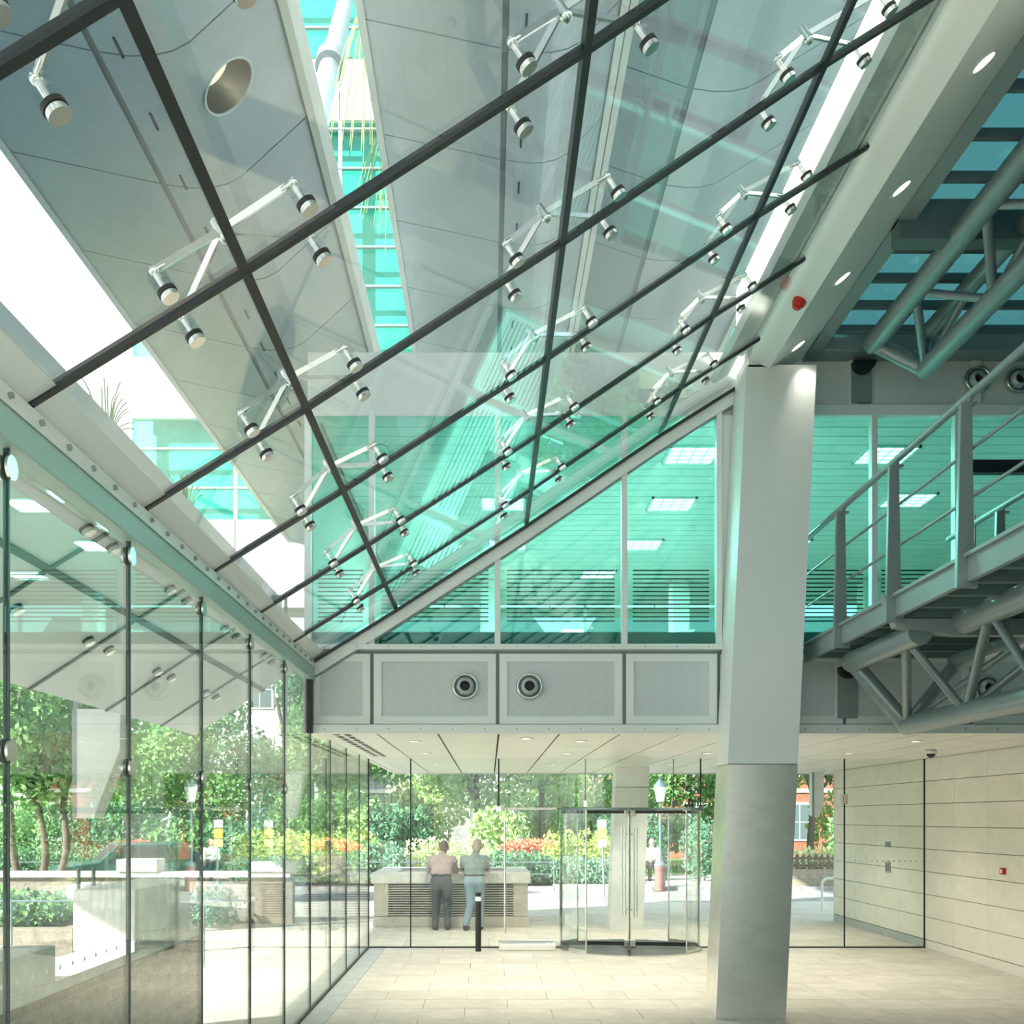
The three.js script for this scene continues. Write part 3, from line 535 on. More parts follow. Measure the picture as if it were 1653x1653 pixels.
{
  const b = thing('footbridge', 'grey steel footbridge with glass treads, blade posts and round handrail', 'footbridge', [4.3, Y(1.7), 9.4]);
  for (const x of [3.44, 5.0]) {
    part('stringer', [rbx(x, x + 0.05, Y(1.70), Y(1.90), 6.9, DF - 0.05, 0.006), rbx(x - 0.03, x + 0.08, Y(1.87), Y(1.90), 6.9, DF - 0.05, 0.004)], M.steelPaint, b);
    part('handrail', rod(V(x + 0.03, Y(3.05), 6.9), V(x + 0.03, Y(3.05), DF - 0.02), 0.03), M.tube, b);
    for (const h of [2.32, 2.67]) part('rail', rod(V(x + 0.05, Y(h), 6.9), V(x + 0.05, Y(h), DF - 0.02), 0.013, 0.013, 10), M.tube, b);
    for (let k = 0; k < 3; k++) {
      const d = 10.6 - 1.39 * k;
      const g = prism([[x - 0.075, Y(1.66)], [x + 0.075, Y(1.66)], [x + 0.075, Y(1.90)], [x + 0.045, Y(1.98)], [x + 0.03, Y(2.99)], [x - 0.045, Y(2.99)]], d - 0.02, d + 0.02, 0.003);
      const p = part('post', g, M.tube, b);
      part('rail_bracket', [rod(V(x, Y(2.97), d), V(x + 0.03, Y(3.02), d), 0.016, 0.016, 8), bx(x - 0.03, x + 0.07, Y(2.975), Y(2.99), d - 0.03, d + 0.03), rod(V(x - 0.02, Y(2.67), d), V(x + 0.05, Y(2.67), d), 0.01, 0.01, 8), rod(V(x - 0.02, Y(2.32), d), V(x + 0.05, Y(2.32), d), 0.01, 0.01, 8)], M.tube, p);
    }
  }
  for (let d = 7.0; d < DF - 0.2; d += 0.46) { part('tread', rbx(3.5, 5.0, Y(1.80), Y(1.835), d, d + 0.34, 0.006), M.cladB, b); part('cross_bearer', bx(3.49, 5.0, Y(1.70), Y(1.80), d + 0.36, d + 0.42), M.bar, b); }
  for (const d of [9.25]) part('outrigger', prism([[3.34, Y(1.90)], [3.45, Y(1.62)], [3.95, Y(1.55)], [4.9, Y(1.55)], [5.1, Y(1.69)], [5.1, Y(1.69)], [3.5, Y(1.69)]], d - 0.06, d + 0.06), M.steelPaint, b);
}
// ------------------------------------------------------------------ building above the roof: keel shaped beams and glazed end
{
  function keel(name, label, pts, grooveAt, seamEvery, m, top, d0 = -16, d1 = 32) {
    const g0 = pts[0], g1 = pts[pts.length - 1];
    const t = thing(name, label, 'overhead beam', [pts[grooveAt][0], Y(pts[grooveAt][1]), 8]);
    const ring = [...pts.map(([x, h]) => [x, Y(h)]), [g1[0], Y(top)], [g0[0], Y(top)]];
    part('beam_core', prism(ring.map(([x, y], i) => i < pts.length ? [x, y + 0.03] : [x, y]), d0, d1), M.cladSeam, t);
    for (let d = d0; d < d1; d += seamEvery) { // cladding sheets with open seams
      const e = Math.min(d + seamEvery - 0.02, d1);
      const cut = (i0, i1) => prism([...pts.slice(i0, i1 + 1).map(([x, h]) => [x, Y(h)]), ...pts.slice(i0, i1 + 1).reverse().map(([x, h]) => [x, Y(h) + 0.029])], d, e);
      part('cladding_sheet', cut(0, grooveAt - 1), m, t); part('cladding_sheet', cut(grooveAt, pts.length - 1), m, t);
    }
    part('edge_lip', bx(g1[0] - 0.02, g1[0] + 0.06, Y(g1[1]) - 0.06, Y(top), d0, d1), M.white, t);
    part('edge_lip', bx(g0[0] - 0.06, g0[0] + 0.02, Y(g0[1]) - 0.02, Y(top), d0, d1), M.white, t);
    return t;
  }
  const prof = (xl, hl, xg, hg, xr, hr) => [[xl, hl], [xg - 0.07, hg + 0.012], [xg, hg], [xg + 0.25, hg - 0.035], [xg + 0.45, hg - 0.03], [xg + 0.62, hg + 0.01], [xg + 0.75, hg + 0.08], [xr, hr]];
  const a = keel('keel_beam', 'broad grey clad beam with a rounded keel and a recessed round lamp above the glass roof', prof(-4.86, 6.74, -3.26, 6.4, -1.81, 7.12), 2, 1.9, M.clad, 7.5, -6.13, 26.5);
  { // one deep round lamp let into the beam
    const n = new THREE.Vector3(0.675, -0.738, 0).normalize(), x = -2.357, h = 6.62, d = 9.82, c = V(x, Y(h), d), R = 0.27;
    const cutter = new Brush(clean(rod(c.clone().addScaledVector(n, 0.2), c.clone().addScaledVector(n, -0.34), R, R, 40)).translate(-origin.get(a).x, -origin.get(a).y, -origin.get(a).z)); cutter.updateMatrixWorld();
    const ev = new Evaluator(); ev.attributes = ['position', 'normal', 'uv']; ev.useGroups = false;
    for (const o of a.children) {
      o.geometry.computeBoundingBox(); const b = o.geometry.boundingBox, q = c.clone().sub(origin.get(a));
      if (!b.clone().expandByScalar(0.3).containsPoint(q) || o.name === 'edge_lip') continue;
      const br = new Brush(o.geometry); br.updateMatrixWorld(); o.geometry = ev.evaluate(br, cutter, SUBTRACTION).geometry;
    }
    const l = thing('recessed_lamp', 'deep round recessed lamp in the broad grey beam', 'lamp', [x, Y(h), d]);
    const out = (g) => along(g, c.clone().addScaledVector(n, -0.01), c.clone().addScaledVector(n, 0.01));
    part('hole_rim', out(lathe([[R - 0.004, -0.01], [R + 0.018, -0.01], [R + 0.018, 0.006], [R - 0.004, 0.006], [R - 0.004, -0.01]], 40)), M.cladB, l);
    part('hole_well', out(lathe([[R - 0.002, 0.0], [R - 0.002, -0.32], [0.0, -0.33]], 40)), std([0.16, 0.165, 0.155], 0.35, { metalness: 0.5 }), l);
    part('light_reflector', out(lathe([[0.20, -0.25], [0.12, -0.31], [0.0, -0.318]], 28)), lampMat([1, 0.8, 0.55], 0.35), l);
    const p = new THREE.PointLight(col(1, 0.85, 0.62), 0.02); p.position.copy(c).addScaledVector(n, -0.15); p.castShadow = true; p.name = 'recessed_lamp_bulb'; scene.add(p);
  }
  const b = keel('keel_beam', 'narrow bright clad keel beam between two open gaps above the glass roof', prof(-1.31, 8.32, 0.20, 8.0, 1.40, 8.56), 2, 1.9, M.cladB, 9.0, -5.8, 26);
  for (const [t, x, y] of [[a, -3.08, 6.368], [b, 0.36, 7.966]]) for (let d = 6; d < 24; d += 0.95) part('slot', bx(x, x + 0.022, Y(y) - 0.004, Y(y) + 0.02, d, d + 0.24), M.black, t);
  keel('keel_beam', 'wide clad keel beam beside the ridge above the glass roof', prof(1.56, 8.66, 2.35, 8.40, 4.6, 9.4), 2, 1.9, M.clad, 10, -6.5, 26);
  const z = thing('added_shade_canopy', 'flat canopy slab added above the forecourt to shade the hall', 'canopy', [-8, Y(3.5), 5]);  // canopy added for its shade: keeps the sun off the hall floor
  for (const [x0, d0, d1] of [[-10.4, -6, 5.6], [-11.6, 5.6, 18]]) {
    part('canopy_slab', bx(x0, -3.5, Y(3.53), Y(3.62), d0, d1), M.clad, z);
    const w = (-3.5 - x0) / 6, l = (d1 - d0) / 4;
    for (let a = 0; a < 6; a++) for (let b = 0; b < 4; b++) part('soffit_sheet', bx(x0 + a * w + 0.006, x0 + (a + 1) * w - 0.006, Y(3.50), Y(3.53), d0 + b * l + 0.006, d0 + (b + 1) * l - 0.006), M.cladB, z);
  }
  for (let d = -6; d < 17.9; d += 3) part('added_sun_screen', rbx(-9.5, -9.2, Y(3.62), Y(9.45), d, d + 2.995, 0.01), M.clad, z);  // unseen upright added to stop sun passing over the slab
  part('edge_trim', rbx(-3.5, -3.44, Y(3.46), Y(3.64), -6, 18, 0.01), M.clad, z);
  for (const d of [-5, 17]) for (const x of [-10.2]) part('canopy_post', rod(V(x, 0, d), V(x, Y(3.5), d), 0.12, 0.12), M.white, z);

  // glazed building end beyond the beams
  const e = thing('upper_building', 'upper storeys with green glazing and white bands beyond the glass roof', 'building', [-4, 8, 32]);
  const D = 32;
  part('building_core', bx(-10.6, 8, Y(6.2), Y(30), D + 0.6, D + 1.6), M.plaster, e);
  const bands = [[6.2, 8.8], [11.8, 13.6], [20.6, 22.4], [28, 30]], glz = [[8.8, 11.8], [13.6, 20.6], [22.4, 28]];
  for (const [h0, h1] of bands) for (let x = -10.6; x < 7.9; x += 3.1) part('spandrel_panel', rbx(x, x + 3.07, Y(h0), Y(h1), D, D + 0.3, 0.02), M.white, e);
  for (const [h0, h1] of glz) {
    for (let x = -10.6; x < 7.9; x += 3.1) { part('window_pane', bx(x + 0.05, x + 3.05, Y(h0), Y(h1), D + 0.14, D + 0.16), M.teal, e); part('mullion', rbx(x - 0.05, x + 0.05, Y(h0), Y(h1), D, D + 0.2, 0.01), M.frame, e); }
    for (let h = h0 + 0.9; h < h1; h += 1.16) part('louvre_rail', rbx(-10.6, 8, Y(h), Y(h) + 0.07, D - 0.02, D + 0.1, 0.01), M.steelPaint, e);
  }
  const st = thing('inclined_strut', 'thick grey inclined tube strut seen in the gap between beams', 'strut', [-2.0, Y(7.5), 12.1]);
  part('tube', rod(V(-2.0, Y(7.45), 12.1), V(-3.72, Y(26.2), 31.9), 0.15, 0.15, 24), M.clad, st);
  part('collar', rod(V(-2.30, Y(10.8), 15.6), V(-2.34, Y(11.2), 16.0), 0.21, 0.21, 24), M.steelPaint, st);
  const st2 = thing('inclined_strut', 'slim white inclined strut between the broad beam end and the glazed storeys', 'strut', [-4.6, Y(6.9), 26.4]);
  part('tube', rod(V(-4.6, Y(6.9), 26.4), V(-7.2, Y(12.5), 31.98), 0.10, 0.10, 18), M.white, st2);
  part('collar', rod(V(-5.64, Y(9.14), 28.63), V(-5.78, Y(9.45), 28.94), 0.14, 0.14, 18), M.steelPaint, st2);
}
// wisps of planting on the outer edges
{
  function tuft(label, x, y, d, spread, len, droop, n, seed) {
    const t = thing('grass_tuft', label, 'plant', [x, y, d]), r = rng(seed), gs = [];
    part('pot', lathe([[0, 0], [0.09, 0], [0.12, 0.12], [0.10, 0.12], [0, 0.10]], 14).translate(x, y, -d), M.steelPaint, t);
    for (let k = 0; k < n; k++) {
      const a = droop ? 1.7 + r() * 2.9 : r() * 6.28, l = len * (0.6 + 0.6 * r()), o = spread * r(), p0 = V(x + Math.cos(a) * 0.05, y + 0.1, d + Math.sin(a) * 0.05), p2 = V(x + Math.cos(a) * o, y + (droop ? -l : l * 0.9), d + Math.sin(a) * o * 2), p1 = V(x + Math.cos(a) * o * 0.5, y + (droop ? 0.2 : l * 0.8), d + Math.sin(a) * o);
      gs.push(new THREE.TubeGeometry(new THREE.QuadraticBezierCurve3(p0, p1, p2), 7, 0.006, 4));
    }
    part('blades', gs, std([0.30, 0.40, 0.16], 0.8), t, 'stuff');
  }
  tuft('trailing grassy plant hanging from the narrow bright beam', -1.36, Y(9.0), 12.4, 0.5, 1.2, true, 22, 61);
  tuft('second trailing plant hanging further along the narrow bright beam', -1.36, Y(9.0), 14.6, 0.45, 1.0, true, 18, 62);
  tuft('upright grass tuft on the added shade canopy edge', -3.75, Y(3.62), 10.6, 0.25, 0.55, false, 26, 63);
  tuft('upright grass tuft on the far end of the added shade canopy edge', -3.75, Y(3.62), 13.4, 0.25, 0.6, false, 26, 64);
}
// ------------------------------------------------------------------ outside: ground
{
  const p = thing('pavement', 'pale stone pavement outside the entrance', 'pavement', [0, 0, 22], null, 'structure');
  part('pavement_bed', bx(-30, 30, -0.3, -0.012, DG + 0.05, 27.2), M.joint, p);
  part('pavement_bed', bx(-30, WL - 0.02, -0.3, -0.012, -8, DG + 0.05), M.joint, p);
  part('paving_slab', bx(-30, 30, -0.3, -0.002, -34, -8), M.paving, p);
  const r = rng(17);
  for (let d = DG + 0.06, k = 0; d < 26.9; d += 1.2, k++) for (let x = -8.4 - (k % 2) * 0.7; x < 9; x += 1.4) part('paving_slab', bx(x, x + 1.392, -0.012, 0, d, Math.min(27.15, d + 1.192)), r() < 0.5 ? M.paving : M.pavingB, p);
  for (let d = 4.0, k = 0; d < DG; d += 1.23, k++) for (let x = WL - 0.03 - 1.4; x > -8; x -= 1.4) part('paving_slab', bx(x, x + 1.392, -0.012, 0, d, d + 1.222), r() < 0.5 ? M.paving : M.pavingB, p);
  part('paving_slab', bx(-30, -8.4, -0.012, 0, 4, 27.15), M.paving, p);
  part('paving_slab', bx(9.2, 30, -0.012, 0, DG + 0.06, 27.15), M.paving, p);
  for (let x = -30; x < 30; x += 1.5) part('kerb_stone', rbx(x, x + 1.49, -0.2, 0.005, 27.16, 27.36, 0.02, 1), M.kerb, p);
  const rd = thing('road', 'pale asphalt road between pavement and garden', 'road', [0, -0.12, 30], null, 'structure');
  part('carriageway', bx(-40, 40, -0.4, -0.12, 27.36, 33), M.road, rd);
  for (let x = -40; x < 40; x += 1.5) part('kerb_stone', rbx(x, x + 1.49, -0.3, 0.0, 33, 33.2, 0.02, 1), M.kerb, rd);
  const g = thing('garden_ground', 'garden bed and lawn across the road', 'ground', [0, 0, 50], null, 'structure');
  part('soil', bx(-60, 60, -0.4, -0.02, 33.2, 80), M.soil, g);
  part('lawn', bx(-60, 60, -0.02, 0.0, 36, 80), M.lawn, g);
  part('garden_path', bx(2.0, 9.0, -0.02, 0.012, 33.2, 40), M.paving, g);
}
// ------------------------------------------------------------------ foliage
function leaves(clumps, n, size, tones, seed) {
  const r = rng(seed), pos = new Float32Array(n * 18), nor = new Float32Array(n * 18), cl = new Float32Array(n * 18);
  const vol = clumps.map((c) => c[3] * c[4] * c[5]), tot = vol.reduce((a, b) => a + b, 0);
  const q = new THREE.Quaternion(), e = new THREE.Euler(), N = new THREE.Vector3();
  for (let i = 0; i < n; i++) {
    let k = 0, t = r() * tot; while (k < clumps.length - 1 && (t -= vol[k]) > 0) k++;
    const c = clumps[k], u = r() * 2 - 1, th = r() * Math.PI * 2, s = Math.sqrt(1 - u * u), rad = Math.pow(r(), 0.45);
    const px = c[0] + Math.cos(th) * s * rad * c[3], py = c[1] + u * rad * c[4], pz = -(c[2]) + Math.sin(th) * s * rad * c[5];
    e.set(r() * 6.28, r() * 6.28, r() * 6.28); q.setFromEuler(e);
    const L = size * (0.6 + 0.8 * r()), w = L * 0.55;
    const v = [[-L / 2, 0, 0], [0, 0, w / 2], [L / 2, 0, 0], [-L / 2, 0, 0], [L / 2, 0, 0], [0, 0, -w / 2]].map((a) => new THREE.Vector3(a[0], a[2] ? L * 0.1 : 0, a[2]).applyQuaternion(q));
    N.set(0, 1, 0).applyQuaternion(q);
    const tone = tones[Math.floor(r() * tones.length)], f = 0.95 + 0.6 * r();
    for (let m = 0; m < 6; m++) { const o = i * 18 + m * 3; pos[o] = px + v[m].x; pos[o + 1] = Math.max(0.01, py + v[m].y); pos[o + 2] = pz + v[m].z; nor[o] = N.x; nor[o + 1] = N.y; nor[o + 2] = N.z; cl[o] = tone[0] * f; cl[o + 1] = tone[1] * f; cl[o + 2] = tone[2] * f; }
  }
  const g = new THREE.BufferGeometry(); g.setAttribute('position', new THREE.BufferAttribute(pos, 3)); g.setAttribute('normal', new THREE.BufferAttribute(nor, 3)); g.setAttribute('color', new THREE.BufferAttribute(cl, 3)); return g;
}
const GREEN = { mid: [[0.15, 0.31, 0.09], [0.20, 0.38, 0.12], [0.12, 0.26, 0.10]], light: [[0.28, 0.43, 0.13], [0.36, 0.49, 0.18], [0.22, 0.38, 0.12]], dark: [[0.06, 0.20, 0.08], [0.09, 0.26, 0.11], [0.05, 0.16, 0.08]], blue: [[0.12, 0.27, 0.17], [0.18, 0.34, 0.22]], pale: [[0.48, 0.55, 0.28], [0.40, 0.50, 0.24], [0.56, 0.60, 0.36]], lime: [[0.36, 0.46, 0.10], [0.44, 0.50, 0.14], [0.28, 0.40, 0.10]], olive: [[0.30, 0.28, 0.16], [0.24, 0.26, 0.14]] };
let seedN = 100;
function tree(name, label, x, d, h, r, tones, n, group, trunkR = 0.14, multi = 1, low = 0.35) {
  const t = thing(name, label, 'tree', [x, 0, d], group), rr = rng(seedN += 7);
  for (let k = 0; k < multi; k++) {
    const x0 = x + (multi > 1 ? (k - (multi - 1) / 2) * 0.28 : 0), pts = [V(x0, -0.02, d)];
    for (let i = 1; i <= 4; i++) pts.push(V(x0 + (rr() - 0.5) * 0.25 * i * (multi > 1 ? 1.6 : 0.8) + (multi > 1 ? (k - (multi - 1) / 2) * 0.22 * i : 0), h * 0.2 * i, d + (rr() - 0.5) * 0.3 * i));
    const g = new THREE.TubeGeometry(new THREE.CatmullRomCurve3(pts), 16, trunkR, 9);
    const p = g.attributes.position; for (let i = 0; i < p.count; i++) { const f = Math.floor(i / 10) / 16, c = pts[0]; const m = new THREE.CatmullRomCurve3(pts).getPointAt(f), s = 1 - 0.6 * f; p.setXYZ(i, m.x + (p.getX(i) - m.x) * s, m.y + (p.getY(i) - m.y) * s, m.z + (p.getZ(i) - m.z) * s); }
    part('trunk', g, M.bark, t);
    for (let b = 0; b < 3; b++) { const a = pts[2 + (b % 2)], e = a.clone().add(new THREE.Vector3((rr() - 0.5) * r * 1.4, h * (0.15 + 0.15 * rr()), (rr() - 0.5) * r * 1.4)); part('branch', rod(a, e, trunkR * 0.45, trunkR * 0.15, 7), M.bark, t); }
  }
  const cl = []; for (let k = 0; k < 9; k++) { const a = rr() * 6.28, q = Math.sqrt(rr()) * r * 0.75; cl.push([x + Math.cos(a) * q, h * (low + 0.1 + (0.85 - low) * rr()), d + Math.sin(a) * q, r * (0.35 + 0.25 * rr()), h * (0.10 + 0.09 * rr()), r * (0.35 + 0.25 * rr())]); }
  part('foliage', leaves(cl, n, 0.22, tones, seedN), leafMat, t, 'stuff');
}
function shrub(name, label, x, d, w, h, dp, tones, n, group, size = 0.14) {
  const t = thing(name, label, 'shrub', [x, 0, d], group), rr = rng(seedN += 7), cl = [];
  const m = Math.max(3, Math.round(w * 2)); for (let k = 0; k < m; k++) cl.push([x - w / 2 + w * (k + 0.5) / m, h * 0.48, d + (rr() - 0.5) * dp * 0.4, w / m * 0.9, h * (0.46 + 0.08 * rr()), dp * 0.45]);
  part('foliage', leaves(cl, n, size, tones, seedN), leafMat, t, 'stuff');
  for (let k = 0; k < 3; k++) part('stem', rod(V(x + (k - 1) * w * 0.2, -0.02, d), V(x + (k - 1) * w * 0.28, h * 0.7, d), 0.03, 0.012, 6), M.bark, t);
}
function flowers(name, label, x, d, w, h, c, n) {
  const t = thing(name, label, 'flowers', [x, 0, d]); seedN += 7;
  part('leaves', leaves([[x, h * 0.4, d, w / 2, h * 0.45, 0.4]], n, 0.12, GREEN.mid, seedN), leafMat, t, 'stuff');
  part('blossom', leaves([[x, h * 0.9, d - 0.1, w / 2, h * 0.22, 0.4]], n * 2, 0.11, c, seedN + 1), petalMat, t, 'stuff');
}
// garden front: hedge, flower beds and shrubs behind the railing
[[-14, 3.2, 1.3, 'dark'], [-10.8, 3.0, 1.25, 'mid'], [-7.6, 2.2, 1.2, 'dark']].forEach(([x, w, h, t], i) => shrub('clipped_hedge', ['dark clipped hedge across the road behind the parked car', 'mid green clipped hedge across the road beside the parked car', 'dark low hedge left of the lime bush'][i], x, 34.2, w, h, 1.0, GREEN[t], 2600));
shrub('lime_bush', 'rounded lime yellow bush left of the louvred box', -5.2, 35, 3.0, 1.75, 1.6, GREEN.lime, 3200);
shrub('lime_bush', 'lime yellow bush behind the street sign at the revolving door', 3.1, 35.2, 2.6, 1.75, 1.4, GREEN.lime, 2800);
shrub('grey_bush', 'round grey olive bush standing near the lime bush', -5.9, 27.9, 1.25, 1.45, 1.1, GREEN.olive, 2200, null, 0.08);
shrub('clipped_hedge', 'blue green low hedge behind the revolving door', 2.6, 34.2, 3.2, 0.9, 0.8, GREEN.blue, 2600);
shrub('clipped_hedge', 'bright blue green shrub at the left corner of the louvred box', -3.4, 33.9, 1.3, 1.4, 1.0, GREEN.blue, 1800);
shrub('clipped_hedge', 'pale flowering shrub behind the two leaning men', -1.3, 34.6, 2.6, 1.5, 1.2, GREEN.pale, 2600);
shrub('clipped_hedge', 'dark leafy shrub right of the louvred box', 0.9, 34.1, 1.6, 1.1, 0.9, GREEN.dark, 1800);
shrub('clipped_hedge', 'pale green shrub behind the picket fence', 10.6, 34.5, 2.6, 1.2, 1.0, GREEN.pale, 2400);
shrub('clipped_hedge', 'teal green tall shrub right of the lamp post', 7.6, 36, 2.2, 2.3, 1.4, GREEN.blue, 2600);
shrub('clipped_hedge', 'dark tall shrub behind the seated man', 5.0, 38.5, 2.4, 2.2, 1.2, GREEN.dark, 2600);
[[-17, 3.6, 2.6, 'mid'], [-13.2, 3.4, 3.0, 'dark'], [-9.6, 3.0, 2.7, 'blue'], [-6.4, 2.6, 3.1, 'mid'], [-3.4, 2.4, 2.6, 'dark'], [13.4, 2.6, 2.8, 'mid']].forEach(([x, w, h, t], i) => shrub('tall_shrub', ['tall mid green shrub mass far behind the street tree', 'tall dark shrub mass behind the parked car', 'tall blue green shrub mass behind the red flowers', 'tall mid green shrub mass above the lime bush', 'tall dark shrub mass left of the leaning men', 'tall mid green shrub mass behind the picket fence'][i], x, 38.2, w, h, 1.6, GREEN[t], 4200, null, 0.2));
flowers('orange_flowers', 'bed of orange flowers beyond the louvred box', 1.45, 36.4, 2.3, 1.25, [[0.66, 0.25, 0.14], [0.7, 0.34, 0.18], [0.6, 0.2, 0.12]], 900);
flowers('orange_flowers', 'small clump of orange flowers beside the lime bush', -3.9, 36.2, 1.2, 1.15, [[0.66, 0.25, 0.14], [0.7, 0.34, 0.18]], 500);
flowers('red_flowers', 'row of red flowers behind the parked car', -11.4, 35.2, 1.4, 1.25, [[0.6, 0.14, 0.1], [0.66, 0.22, 0.14]], 500);
const TR = 'garden trees across the road';
[[-19, 40, 8.5, 3.2, 'dark'], [-15, 44, 9, 3.4, 'mid'], [-11.4, 39, 7.5, 2.8, 'mid'], [-8.2, 43, 8.5, 3.0, 'dark'], [-5.2, 40, 7, 2.6, 'mid'], [-2.4, 44, 8, 2.8, 'pale'], [-0.4, 39.5, 7.0, 2.5, 'light'], [1.9, 41, 7.4, 2.6, 'light'], [4.4, 46, 8.6, 3.0, 'mid'], [8.8, 47, 8, 2.6, 'mid'], [12.4, 42, 7.2, 2.8, 'light'], [16, 44, 8.6, 3.2, 'dark'], [-23, 46, 9.5, 3.6, 'mid'], [19.5, 47, 8, 2.6, 'mid']].forEach(([x, d, h, r, t]) =>
  tree('garden_tree', { dark: 'dark leafed tree in the garden across the road', mid: 'mid green leafy tree in the garden across the road', light: 'light yellow green tree in the garden across the road', pale: 'pale silvery tree behind the two leaning men' }[t], x, d, h, r, GREEN[t], 8500, t === 'pale' ? null : TR + ', ' + t, 0.16, 1, 0.06));
tree('street_tree', 'multi stemmed street tree with dense crown beside the parked car', -10.6, 25.4, 6.6, 2.3, GREEN.mid, 9000, null, 0.10, 3, 0.36);
// low railing in front of the garden
{
  const t = thing('garden_railing', 'low dark railing along the garden edge across the road', 'railing', [0, 0, 33.5]);
  for (const y of [0.35, 0.72]) part('rail', rod(V(-16, y, 33.5), V(2.0, y, 33.5), 0.018, 0.018, 6), M.bar, t);
  for (let x = -16; x <= 2.01; x += 1.5) part('post', rod(V(x, -0.02, 33.5), V(x, 0.78, 33.5), 0.025, 0.02, 6), M.bar, t);
  const f = thing('picket_fence', 'short wooden picket fence on a low brick wall', 'fence', [10.6, 0.0, 33.6]);
  part('low_wall', bx(9.2, 12.4, -0.02, 0.5, 33.45, 33.75), M.brickC, f);
  for (let x = 9.3; x < 12.3; x += 0.19) part('picket', prism([[x, 0.5], [x + 0.1, 0.5], [x + 0.1, 0.92], [x + 0.05, 1.0], [x, 0.92]], 33.58, 33.61), M.bark, f);
  for (const y of [0.6, 0.82]) part('rail', bx(9.25, 12.35, y, y + 0.05, 33.61, 33.64), M.bark, f);
}
